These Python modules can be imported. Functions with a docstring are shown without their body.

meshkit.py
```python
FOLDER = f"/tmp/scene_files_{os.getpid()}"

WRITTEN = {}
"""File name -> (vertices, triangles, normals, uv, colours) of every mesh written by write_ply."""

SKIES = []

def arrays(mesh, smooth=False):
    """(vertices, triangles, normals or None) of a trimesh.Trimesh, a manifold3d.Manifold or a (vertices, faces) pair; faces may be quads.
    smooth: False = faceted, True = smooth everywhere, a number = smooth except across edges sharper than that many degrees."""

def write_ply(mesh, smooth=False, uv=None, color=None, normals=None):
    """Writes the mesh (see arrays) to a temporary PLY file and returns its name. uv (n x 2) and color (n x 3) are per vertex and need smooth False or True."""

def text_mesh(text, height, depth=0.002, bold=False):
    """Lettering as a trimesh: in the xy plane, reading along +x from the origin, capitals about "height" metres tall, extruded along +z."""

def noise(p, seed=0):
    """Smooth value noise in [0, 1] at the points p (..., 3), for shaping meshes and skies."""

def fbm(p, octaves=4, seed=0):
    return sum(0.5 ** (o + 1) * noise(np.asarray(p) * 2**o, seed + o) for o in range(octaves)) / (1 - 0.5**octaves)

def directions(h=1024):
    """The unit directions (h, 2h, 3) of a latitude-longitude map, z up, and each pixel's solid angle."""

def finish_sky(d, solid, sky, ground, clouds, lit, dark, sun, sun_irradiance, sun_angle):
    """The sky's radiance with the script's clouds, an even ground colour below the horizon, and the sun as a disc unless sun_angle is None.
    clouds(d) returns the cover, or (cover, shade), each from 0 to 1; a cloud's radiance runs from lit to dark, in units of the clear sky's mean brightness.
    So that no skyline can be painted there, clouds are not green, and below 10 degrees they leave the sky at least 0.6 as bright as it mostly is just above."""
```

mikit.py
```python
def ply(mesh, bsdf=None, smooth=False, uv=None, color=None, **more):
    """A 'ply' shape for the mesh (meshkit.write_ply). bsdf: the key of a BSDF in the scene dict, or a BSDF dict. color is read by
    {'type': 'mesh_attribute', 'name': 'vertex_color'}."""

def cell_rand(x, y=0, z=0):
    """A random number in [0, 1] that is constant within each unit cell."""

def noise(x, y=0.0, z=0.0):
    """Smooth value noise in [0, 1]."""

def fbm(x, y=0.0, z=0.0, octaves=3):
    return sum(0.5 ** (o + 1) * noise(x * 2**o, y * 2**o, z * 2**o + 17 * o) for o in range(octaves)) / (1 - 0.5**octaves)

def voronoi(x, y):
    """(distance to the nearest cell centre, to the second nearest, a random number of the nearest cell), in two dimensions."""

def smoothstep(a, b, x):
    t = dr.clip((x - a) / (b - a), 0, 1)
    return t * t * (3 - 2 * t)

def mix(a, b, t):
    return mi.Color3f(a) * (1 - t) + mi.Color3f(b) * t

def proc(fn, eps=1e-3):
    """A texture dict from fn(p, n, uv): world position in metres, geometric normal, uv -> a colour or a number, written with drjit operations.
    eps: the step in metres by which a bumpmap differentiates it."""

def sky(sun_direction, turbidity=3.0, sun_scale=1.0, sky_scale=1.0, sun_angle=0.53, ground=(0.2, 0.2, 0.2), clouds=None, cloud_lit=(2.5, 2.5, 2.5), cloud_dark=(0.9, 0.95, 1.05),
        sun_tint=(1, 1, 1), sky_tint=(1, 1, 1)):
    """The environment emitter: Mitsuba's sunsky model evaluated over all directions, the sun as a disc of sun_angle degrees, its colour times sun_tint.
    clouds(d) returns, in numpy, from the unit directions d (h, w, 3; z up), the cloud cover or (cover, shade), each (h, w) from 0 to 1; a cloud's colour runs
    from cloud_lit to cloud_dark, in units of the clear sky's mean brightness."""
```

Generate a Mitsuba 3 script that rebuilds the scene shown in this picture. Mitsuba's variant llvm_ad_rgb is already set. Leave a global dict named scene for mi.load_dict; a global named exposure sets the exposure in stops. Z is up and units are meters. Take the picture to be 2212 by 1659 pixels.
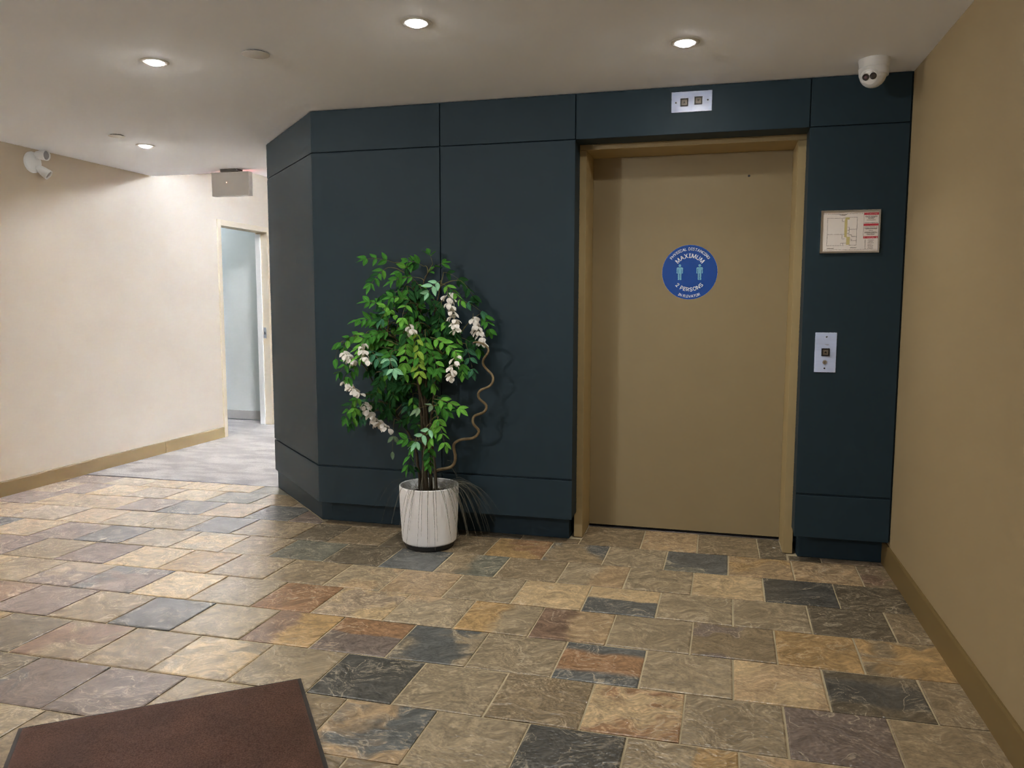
import math, random
import numpy as np, trimesh, manifold3d as m3
from shapely.geometry import Polygon, box as sbox
import shapely
import drjit as dr
import mitsuba as mi
import mikit, meshkit
from mikit import proc, fbm, noise, smoothstep, mix, ply

T = mi.ScalarTransform4f
scene, labels = {}, {}
random.seed(7); RNG = np.random.default_rng(11)

# ------------------------------------------------------------------ camera, lights, exposure
CAM_POS=(0.0,-4.0668,1.3018)
CAM_FWD=(-0.250226,0.962958,-0.100487)
CAM_UP=(-0.027410,0.096702,0.994936)
FOVX=66.8709
_p = np.array(CAM_POS); _t = _p + np.array(CAM_FWD)
scene['camera'] = {'type': 'perspective', 'fov': FOVX, 'fov_axis': 'x', 'near_clip': 0.05, 'far_clip': 60.0,
                   'to_world': T().look_at(origin=list(_p), target=list(_t), up=list(CAM_UP))}
exposure = 0.57
LAMP = (175.0, 173.0, 164.0)          # radiance of a lobby downlight's lens
SPOT = (1.6, 1.58, 1.48)              # its narrow beam (W/sr on the axis)
CORRIDOR = (2150.0, 2220.0, 2530.0)        # fluorescent troffer in the corridor
ROOM_LAMP = (9.0, 9.6, 10.4)       # troffer in the room behind the open doorway
ENTRY = (400.0, 404.0, 408.0)         # globe lamp by the entrance behind the viewer, left
DAY = (0.22, 0.26, 0.34)               # overcast daylight behind the entrance glass at the camera's back
scene['daylight'] = {'type': 'constant', 'radiance': {'type': 'rgb', 'value': list(DAY)}}
# positions of the lobby downlights (the first four are in view, the others go on behind the camera)
DOWNLIGHTS = [(-1.146, -1.141), (-0.149, -0.654), (-2.467, -0.974), (-3.809, 0.58),
              (-0.15, -2.6), (-1.6, -2.9), (-3.3, -2.2)]
GAIN = [1.0, 1.45, 1.5, 0.9, 0.4, 0.4, 0.4]      # how strongly each of them burns

# ------------------------------------------------------------------ main measures (metres)
ZC, ZUS, ZLS, ZB = 2.390, 2.158, 0.363, 0.143   # ceiling, upper seam, lower seam, bottom of the panels
X1, X2, X3, X4, XR, XL = -2.235, -1.464, -0.7206, 0.4196, 0.8676, -4.66
TK = 0.1314                                    # set-back of the toe kick
YF, YD = 0.170, 0.420                          # face of the elevator frame, face of its door
AX, AY = -2.982, 0.747                         # far end of the angled panel
ZC2, YE = 2.66, 1.68                           # corridor ceiling, edge of the lobby ceiling
YBACK = -6.2

# ------------------------------------------------------------------ helpers
def rgb(*c):
    c = np.array(c, float) / 255.0
    return np.where(c <= 0.04045, c / 12.92, ((c + 0.055) / 1.055) ** 2.4).tolist()

def col(c): return {'type': 'rgb', 'value': list(map(float, c))}

def free(key):
    if key not in scene and key not in labels: return key
    n = 1
    while f'{key}_{n:03d}' in scene or f'{key}_{n:03d}' in labels: n += 1
    return f'{key}_{n:03d}'

def add(key, mesh, bsdf, smooth=False, **kw):
    key = free(key); scene[key] = ply(mesh, bsdf, smooth, **kw); return key

def tag(key, label=None, category=None, group=None, kind=None):
    d = {}
    if label: d['label'] = label
    if category: d['category'] = category
    if group: d['group'] = group
    if kind: d['kind'] = kind
    labels[key] = d; return key

def bx(x0, x1, y0, y1, z0, z1):
    return trimesh.creation.box(extents=(x1 - x0, y1 - y0, z1 - z0), transform=trimesh.transformations.translation_matrix(((x0 + x1) / 2, (y0 + y1) / 2, (z0 + z1) / 2)))

def cbx(x0, x1, y0, y1, z0, z1, c=0.002):
    P = []
    for a in (0, 1):
        for b in (0, 1):
            for d in (0, 1):
                X, Y, Z = (x0, x1)[a], (y0, y1)[b], (z0, z1)[d]
                sx, sy, sz = (c, -c)[a], (c, -c)[b], (c, -c)[d]
                P += [(X, Y + sy, Z + sz), (X + sx, Y, Z + sz), (X + sx, Y + sy, Z)]
    return trimesh.convex.convex_hull(np.array(P))

def cat(*ms): return trimesh.util.concatenate([m for m in ms])

def lathe(profile, n=40, axis_pos=(0, 0, 0)):
    """surface of revolution about z of (r, z) points, from the bottom up on the outside"""
    m = trimesh.creation.revolve(np.array(profile, float), sections=n)
    m.apply_translation(axis_pos); return m

def frame_to(m, zdir, pos, xhint=(1, 0, 0)):
    """turn a mesh built along +z to look along zdir and move it to pos"""
    z = np.array(zdir, float); z /= np.linalg.norm(z)
    x = np.array(xhint, float); x = x - z * (x @ z)
    if np.linalg.norm(x) < 1e-6: x = np.array([0, 1.0, 0]) - z * z[1]
    x /= np.linalg.norm(x); y = np.cross(z, x)
    M = np.eye(4); M[:3, 0], M[:3, 1], M[:3, 2], M[:3, 3] = x, y, z, pos
    m = m.copy(); m.apply_transform(M); return m

def tube(pts, radii, n=8, up=(0, 0, 1)):
    pts = np.asarray(pts, float); radii = np.broadcast_to(radii, len(pts)); V = []
    tan = np.gradient(pts, axis=0); tan /= np.linalg.norm(tan, axis=1, keepdims=True) + 1e-12
    ref = np.array([0.31, -0.84, 0.2])
    for p, t, r in zip(pts, tan, radii):
        a = np.cross(t, ref); a /= np.linalg.norm(a) + 1e-12; b = np.cross(t, a)
        for k in range(n):
            th = 2 * math.pi * k / n
            V.append(p + r * (math.cos(th) * a + math.sin(th) * b))
    F = []
    for i in range(len(pts) - 1):
        for k in range(n):
            q = (k + 1) % n
            A, B, C, D = i * n + k, i * n + q, (i + 1) * n + q, (i + 1) * n + k
            F += [(A, B, C), (A, C, D)]
    c0, c1 = len(V), len(V) + 1
    V += [pts[0], pts[-1]]
    for k in range(n):
        F += [(c0, (k + 1) % n, k), (c1, (len(pts) - 1) * n + k, (len(pts) - 1) * n + (k + 1) % n)]
    m = trimesh.Trimesh(np.array(V), np.array(F), process=False); m.fix_normals(); return m

def spline(pts, n):
    from scipy.interpolate import CubicSpline
    pts = np.asarray(pts, float)
    s = np.r_[0, np.cumsum(np.linalg.norm(np.diff(pts, axis=0), axis=1))]
    return CubicSpline(s, pts)(np.linspace(0, s[-1], n))

# ------------------------------------------------------------------ materials
def paint(name, c, rough=0.55, spec=0.3, amp=0.04, freq=1.7, bump=0.0, bfreq=260.0):
    c = np.array(c)
    def fn(p, n, uv):
        k = fbm(p.x * freq + 3.1, p.y * freq + 1.7, p.z * freq + 5.3, octaves=2)
        return mi.Color3f(*map(float, c)) * (1 + amp * 2 * (k - 0.5))
    b = {'type': 'principled', 'base_color': proc(fn), 'roughness': rough, 'specular': spec}
    if bump:
        b = {'type': 'bumpmap', 'tex': proc(lambda p, n, uv: noise(p.x * bfreq, p.y * bfreq, p.z * bfreq), eps=1.5e-3), 'scale': bump, 'bsdf': b}
    scene[name] = {'type': 'twosided', 'bsdf': b}
    return name

def plain(name, c, rough=0.5, spec=0.4, metallic=0.0, **kw):
    scene[name] = {'type': 'twosided', 'bsdf': {'type': 'principled', 'base_color': col(c), 'roughness': rough, 'specular': spec, 'metallic': metallic, **kw}}
    return name

WALL = paint('paint_wall', rgb(147, 129, 97), 0.6, 0.25)
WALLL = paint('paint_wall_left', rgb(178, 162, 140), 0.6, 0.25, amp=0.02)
CEIL = paint('paint_ceiling', rgb(238, 241, 246), 0.8, 0.1, amp=0.02)
DARK = paint('paint_panel', rgb(30, 45, 53), 0.54, 0.16, amp=0.06, freq=0.9)
ELEV = paint('paint_elevator_door', rgb(143, 127, 95), 0.5, 0.3, amp=0.05, freq=1.3)
FRAME = paint('paint_elevator_frame', rgb(158, 138, 98), 0.5, 0.3, amp=0.03)
BASE = paint('vinyl_base', rgb(106, 88, 54), 0.45, 0.35, amp=0.05)
JAMB = paint('paint_door_frame', rgb(190, 172, 138), 0.45, 0.35, amp=0.02)
ROOMW = paint('paint_room', rgb(200, 206, 203), 0.6, 0.25, amp=0.02)
ROOMB = plain('vinyl_room_base', rgb(140, 138, 132), 0.5)
CWALL = paint('paint_corridor', rgb(214, 205, 188), 0.6, 0.2, amp=0.02)
GROUT = paint('grout', rgb(172, 158, 130), 0.8, 0.15, amp=0.25, freq=9.0)
WHITE = plain('white_plastic', rgb(226, 226, 224), 0.35, 0.5)
OFFW = plain('off_white_enamel', rgb(206, 203, 196), 0.4, 0.5)
BLACK = plain('black_plastic', rgb(18, 18, 19), 0.35, 0.5)
GAP = plain('dark_gap', rgb(12, 12, 12), 0.9, 0.1)
GREYM = plain('grey_sheet_metal', rgb(186, 180, 172), 0.5, 0.3)
DGREY = plain('dark_grey_metal', rgb(70, 68, 64), 0.5, 0.4)
CHROME = plain('chrome', rgb(200, 200, 205), 0.12, 0.5, 1.0)
LENSG = plain('smoked_lens', rgb(10, 9, 12), 0.06, 0.8)
BUTTON = plain('brushed_button', rgb(120, 112, 104), 0.3, 0.5, 0.6)

def _steel(p, n, uv):
    k = fbm(p.x * 16, p.y * 5, p.z * 16, octaves=3)
    s = noise(p.x * 6, p.y * 6, p.z * 480)
    return mi.Color3f(0.60, 0.70, 0.98) * (0.8 + 0.35 * k + 0.12 * (s - 0.5))
scene['filmed_steel'] = {'type': 'twosided', 'bsdf': {'type': 'principled', 'base_color': proc(_steel), 'roughness': 0.3, 'metallic': 0.2, 'specular': 0.6}}

def emit(c): return {'type': 'area', 'radiance': {'type': 'rgb', 'value': list(map(float, c))}}

# slate: one material; the id of a tile travels in floor(u), its palette lies in the arrays below
SLATE = dict(O=(137, 120, 95), D=(102, 92, 76), T=(166, 141, 109), C=(186, 161, 124), Y=(166, 136, 94), R=(128, 104, 86),
             N=(146, 112, 82), B=(92, 93, 91), K=(80, 78, 73), G=(112, 110, 97), L=(150, 134, 109), P=(120, 106, 97), W=(160, 141, 118))
TA, TB, TM = [], [], []      # base colour, second colour, how they share the tile
def slate_id(code):
    a = SLATE[code[0]]; b = SLATE[code[-1]] if len(code) > 1 else None
    mode = '~|=>^-K'.find(code[1]) if len(code) > 1 else -1
    j = RNG.uniform(0.80, 0.99)
    TA.append(np.array(rgb(*a)) * j)
    second = np.array(rgb(*b)) * j if b is not None else np.array(rgb(*a)) * RNG.uniform(0.45, 0.75) * np.array([1.0, 0.96, 0.9])
    TB.append(second); TM.append(mode)
    return len(TA) - 1

def slate_texture():
    A = [mi.Float(np.array([t[k] for t in TA])) for k in range(3)]
    B = [mi.Float(np.array([t[k] for t in TB])) for k in range(3)]
    M = mi.Float(np.array(TM, float)); dr.eval(A, B, M)
    def fn(p, n, uv):
        i = mi.UInt32(dr.clip(dr.floor(uv.x), 0, len(TA) - 1)); m = dr.gather(mi.Float, M, i)
        a = mi.Color3f(*[dr.gather(mi.Float, A[k], i) for k in range(3)])
        b = mi.Color3f(*[dr.gather(mi.Float, B[k], i) for k in range(3)])
        fi = mi.Float(i); lx, ly = (uv.x - dr.floor(uv.x) - 0.1) / 0.8, uv.y
        wx = fbm(p.x * 9 + fi * 1.7, p.y * 9, fi * 0.37, octaves=2) - 0.5
        # cleft layers: long thin streaks, warped
        st = fbm(p.x * 10 + wx * 4 + fi * 3.1, p.y * 34 + wx * 9, fi * 0.7, octaves=4)
        mo = fbm(p.x * 30 + wx * 5 + fi, p.y * 42 + wx * 9, 2.3 + fi * 0.31, octaves=4)
        big = fbm(p.x * 6 + fi * 2.3, p.y * 7 + wx * 2, fi * 0.53, octaves=3)
        w = 0.18 * (st - 0.5) + 0.5 * wx
        t_plain = smoothstep(0.5, 0.74, 0.5 * big + 0.5 * st)
        t_noise = smoothstep(0.42, 0.60, big + 0.2 * (st - 0.5))
        t_left = smoothstep(0.40, 0.60, lx + w * 0.8)
        t_band = smoothstep(0.44, 0.50, 1 - ly + w * 0.35)
        t_right = smoothstep(0.62, 0.68, lx + w * 0.5)
        t_mid = smoothstep(0.34, 0.20, dr.abs(ly - 0.5 + w * 0.4))
        t = dr.select(m < -0.5, t_plain * 0.6, dr.select(m < 0.5, t_noise, dr.select(m < 1.5, t_left, dr.select(m < 2.5, t_band, dr.select(m < 3.5, t_right, t_mid)))))
        c = a * (1 - t) + b * t
        fi2 = fbm(p.x * 120 + wx * 14 + fi, p.y * 170 + wx * 20, fi * 0.9, octaves=3)
        c = c * (0.50 + 1.00 * mo) * (0.70 + 0.60 * st) * (0.50 + 1.00 * fi2)
        fleck = smoothstep(0.54, 0.70, 0.55 * fi2 + 0.45 * mo) * smoothstep(0.40, 0.58, big + 0.3 * (st - 0.5))
        c = c * (1 - 0.42 * fleck) + (mi.Color3f(0.56, 0.46, 0.33) * 0.6 + a * 0.6) * (0.42 * fleck)
        vein = dr.maximum(0, 1 - dr.abs(st + 0.25 * (mo - 0.5) - 0.53) * 60) * smoothstep(0.46, 0.62, big)
        vein2 = dr.maximum(0, 1 - dr.abs(big + 0.12 * (mo - 0.5) - 0.5) * 95) * smoothstep(0.42, 0.60, st)
        v = dr.clip(0.42 * vein + 0.5 * vein2, 0, 0.6)
        return c * (1 - v) + mi.Color3f(0.58, 0.49, 0.36) * v
    def bump(p, n, uv):
        fi = dr.floor(uv.x); wx = fbm(p.x * 9 + fi * 1.7, p.y * 9, fi * 0.37, octaves=2)
        return fbm(p.x * 12 + wx * 4 + fi, p.y * 30 + wx * 9, fi * 0.7, octaves=4) + 0.35 * noise(p.x * 130, p.y * 130, 1.0)
    scene['slate'] = {'type': 'twosided', 'bsdf': {'type': 'bumpmap', 'tex': proc(bump, eps=2e-3), 'scale': 0.006, 'bsdf': {'type': 'principled', 'base_color': proc(fn), 'roughness': 0.36, 'specular': 0.6}}}

def _carpet(p, n, uv):
    k = fbm(p.x * 6, p.y * 15, 0.0, octaves=4); f = noise(p.x * 160, p.y * 160, 0.0)
    return mix(rgb(118, 116, 117), rgb(144, 142, 141), smoothstep(0.32, 0.68, k)) * (0.8 + 0.4 * f)
scene['carpet_grey'] = {'type': 'twosided', 'bsdf': {'type': 'principled', 'base_color': proc(_carpet), 'roughness': 0.95, 'specular': 0.05}}
def _mat(p, n, uv):
    k = fbm(p.x * 9, p.y * 9, 0.0, octaves=3); f = noise(p.x * 330, p.y * 330, 0.0)
    return mix(rgb(60, 46, 40), rgb(84, 62, 53), k) * (0.65 + 0.7 * f)
scene['mat_pile'] = {'type': 'twosided', 'bsdf': {'type': 'bumpmap', 'tex': proc(lambda p, n, uv: noise(p.x * 330, p.y * 330, p.z * 330), eps=1e-3), 'scale': 0.003,
                     'bsdf': {'type': 'principled', 'base_color': proc(_mat), 'roughness': 0.95, 'specular': 0.05}}}
RUBBER = plain('mat_rubber', rgb(44, 40, 37), 0.6, 0.3)

# ------------------------------------------------------------------ measured data: tile joints, leaf sprays, stems (world metres)
TILE_ROWS=[('0', [-4.631, -4.295, -3.987, -3.677, -3.378, -3.106], ['P', 'P', 'L', 'T', 'C', 'C', 'G']), ('1', [-4.427, -4.186, -3.887, -3.578, -3.269, -2.936], ['W', 'P', 'C', 'W', 'C', 'G', 'O']), ('2', [-4.336, -3.989, -3.701, -3.397, -3.087], ['P', 'T', 'T', 'P', 'B', 'T']), ('3', [-4.198, -3.842, -3.547, -3.256, -2.951, -2.654, -2.26, -2.043, -1.734, -1.372, -1.137, -0.829, -0.516, -0.209, 0.102, 0.411, 0.718], ['T', 'W', 'T', 'L', 'L', 'B', 'O', 'D', 'O', 'D', 'O', 'Y~N', 'O~B', 'L', 'B~G', 'T~Y', 'T', 'O~R']), ('4', [-4.058, -3.732, -3.428, -3.137, -2.827, -2.51, -2.219, -1.906, -1.599, -1.304, -0.997, -0.688, -0.373, -0.066, 0.255, 0.569], ['B', 'T', 'P', 'B', 'L', 'C~L', 'O', 'G', 'D', 'B', 'O|G', 'O', 'L|T', 'L', 'C', 'K', 'D']), ('5', [-3.583, -3.262, -2.961, -2.646, -2.365, -2.05, -1.738, -1.454, -1.15, -0.833, -0.52, -0.204, 0.111, 0.42, 0.732], ['P', 'O', 'P', 'C', 'Y', 'O', 'O', 'L~T', 'T', 'L', 'C', 'C=B', 'L', 'L', 'D', 'O']), ('6', [-3.159, -2.868, -2.535, -2.236, -1.917, -1.629, -1.3, -0.991, -0.68, -0.371, -0.052, 0.263, 0.561], ['O', 'W~P', 'P~B', 'C', 'L', 'N', 'C~W', 'T~L', 'Y|L', 'R|T', 'L', 'O~P', 'Y', 'Y~O']), ('7', [-3.007, -2.69, -2.383, -2.082, -1.766, -1.467, -1.151, -0.839, -0.522, -0.215, 0.098, 0.404, 0.72], ['R', 'P', 'O', 'B', 'L', 'R|Y', 'N=P', 'B~L', 'L', 'B^N', 'L', 'C~T', 'D^K', 'O']), ('8', [-2.542, -2.23, -1.928, -1.609, -1.301, -0.991, -0.677, -0.369, -0.063, 0.249, 0.563], ['D', 'R~O', 'O', 'L~C', 'L', 'K', 'L', 'O', 'C~N', 'L', 'P', 'O']), ('9', [-2.387, -2.078, -1.764, -1.456, -1.148, -0.833, -0.528, -0.224, 0.102], ['D', 'P~B', 'P', 'O', 'O', 'T~B', 'L', 'K', 'L>Y', 'T~L']), ('10', [-2.055, -1.526, -1.261, -0.997], ['L', 'O', 'O', 'O', 'O']), ('T', [-0.354, -0.055, 0.263, 0.376], ['O', 'T', 'O', 'D', 'D'])]
SPRAYS=[([-1.685, -0.12, 1.531], [-1.821, -0.2, 1.548], 3, 'g'), ([-1.71, -0.15, 1.505], [-1.768, -0.25, 1.408], 4, 'g'), ([-1.532, -0.15, 1.449], [-1.662, -0.22, 1.428], 5, 'g'), ([-1.545, -0.15, 1.527], [-1.625, -0.2, 1.472], 3, 'g'), ([-1.51, -0.12, 1.455], [-1.407, -0.12, 1.527], 3, 'g'), ([-1.464, -0.12, 1.523], [-1.482, -0.12, 1.577], 1, 'g'), ([-1.374, -0.25, 1.428], [-1.409, -0.34, 1.367], 3, 'm'), ([-1.384, -0.2, 1.417], [-1.26, -0.26, 1.326], 4, 'l'), ([-1.411, -0.1, 1.479], [-1.33, -0.08, 1.44], 2, 'd'), ([-1.315, -0.1, 1.435], [-1.244, -0.09, 1.346], 3, 'd'), ([-1.296, -0.12, 1.326], [-1.194, -0.1, 1.263], 2, 't'), ([-1.189, -0.1, 1.263], [-1.156, -0.09, 1.17], 3, 'g'), ([-1.395, -0.17, 1.326], [-1.412, -0.2, 1.151], 5, 'd'), ([-1.612, -0.2, 1.262], [-1.765, -0.3, 1.32], 5, 'g'), ([-1.626, -0.22, 1.203], [-1.813, -0.32, 1.223], 6, 'g'), ([-1.607, -0.25, 1.228], [-1.637, -0.36, 1.292], 3, 'l'), ([-1.54, -0.2, 1.314], [-1.635, -0.28, 1.344], 4, 'g'), ([-1.559, -0.25, 1.313], [-1.537, -0.38, 1.231], 2, 'l'), ([-1.644, -0.24, 1.167], [-1.762, -0.33, 1.12], 6, 'g'), ([-1.638, -0.3, 1.272], [-1.654, -0.38, 1.23], 2, 't'), ([-1.823, -0.2, 1.146], [-1.958, -0.25, 1.097], 3, 'g'), ([-1.941, -0.25, 1.107], [-1.982, -0.25, 1.006], 2, 'g'), ([-1.864, -0.24, 1.147], [-1.916, -0.28, 1.074], 3, 'g'), ([-1.772, -0.28, 1.167], [-1.803, -0.33, 1.071], 4, 'l'), ([-1.777, -0.3, 1.106], [-1.781, -0.36, 1.032], 3, 'l'), ([-1.852, -0.28, 1.025], [-1.928, -0.31, 0.942], 3, 'g'), ([-1.838, -0.26, 0.992], [-1.882, -0.3, 0.912], 3, 'g'), ([-1.87, -0.2, 0.817], [-1.946, -0.22, 0.682], 4, 'g'), ([-1.868, -0.2, 0.81], [-1.877, -0.24, 0.738], 2, 'l'), ([-1.764, -0.3, 1.077], [-1.648, -0.38, 0.993], 4, 't'), ([-1.63, -0.3, 1.06], [-1.599, -0.4, 0.967], 3, 't'), ([-1.643, -0.32, 1.037], [-1.578, -0.4, 0.972], 2, 'm'), ([-1.473, -0.34, 1.207], [-1.429, -0.42, 0.949], 7, 'y'), ([-1.535, -0.3, 1.201], [-1.534, -0.36, 0.989], 6, 'l'), ([-1.451, -0.28, 1.177], [-1.416, -0.33, 0.97], 6, 'g'), ([-1.503, -0.3, 1.134], [-1.498, -0.33, 0.968], 4, 'g'), ([-1.425, -0.27, 1.139], [-1.265, -0.33, 1.063], 4, 'l'), ([-1.346, -0.22, 1.121], [-1.243, -0.27, 0.988], 4, 'g'), ([-1.272, -0.15, 1.102], [-1.225, -0.17, 0.957], 3, 't'), ([-1.296, -0.14, 1.131], [-1.209, -0.12, 1.069], 4, 'd'), ([-1.426, -0.28, 1.082], [-1.355, -0.34, 0.972], 4, 'g'), ([-1.412, -0.28, 0.966], [-1.4, -0.3, 0.891], 2, 'l'), ([-1.403, -0.28, 0.816], [-1.244, -0.33, 0.775], 3, 'l'), ([-1.418, -0.26, 0.799], [-1.327, -0.28, 0.751], 4, 'g'), ([-1.381, -0.3, 0.785], [-1.462, -0.36, 0.771], 2, 's'), ([-1.39, -0.32, 0.674], [-1.453, -0.42, 0.603], 3, 'm'), ([-1.386, -0.3, 0.746], [-1.322, -0.34, 0.586], 4, 'l'), ([-1.371, -0.3, 0.727], [-1.395, -0.36, 0.615], 3, 'l'), ([-1.495, -0.28, 0.621], [-1.537, -0.33, 0.456], 4, 'g'), ([-1.431, -0.28, 0.575], [-1.424, -0.3, 0.471], 4, 'g'), ([-1.514, -0.28, 0.596], [-1.556, -0.33, 0.602], 1, 'g'), ([-1.684, -0.15, 0.682], [-1.693, -0.16, 0.503], 1, 's'), ([-1.515, -0.25, 0.616], [-1.53, -0.25, 0.427], 2, 'd'), ([-1.522, -0.18, 1.314], [-1.583, -0.26, 1.156], 6, 'g'), ([-1.543, -0.16, 1.351], [-1.515, -0.2, 1.204], 5, 'g'), ([-1.481, -0.15, 1.351], [-1.38, -0.18, 1.204], 5, 'd'), ([-1.609, -0.2, 1.104], [-1.686, -0.27, 1.033], 5, 'g'), ([-1.653, -0.22, 1.117], [-1.751, -0.3, 1.095], 5, 'g'), ([-1.576, -0.14, 1.45], [-1.482, -0.18, 1.35], 4, 'd'), ([-1.603, -0.14, 1.425], [-1.632, -0.2, 1.326], 4, 'd'), ([-1.509, -0.14, 1.51], [-1.589, -0.17, 1.534], 4, 'g')]
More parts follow.
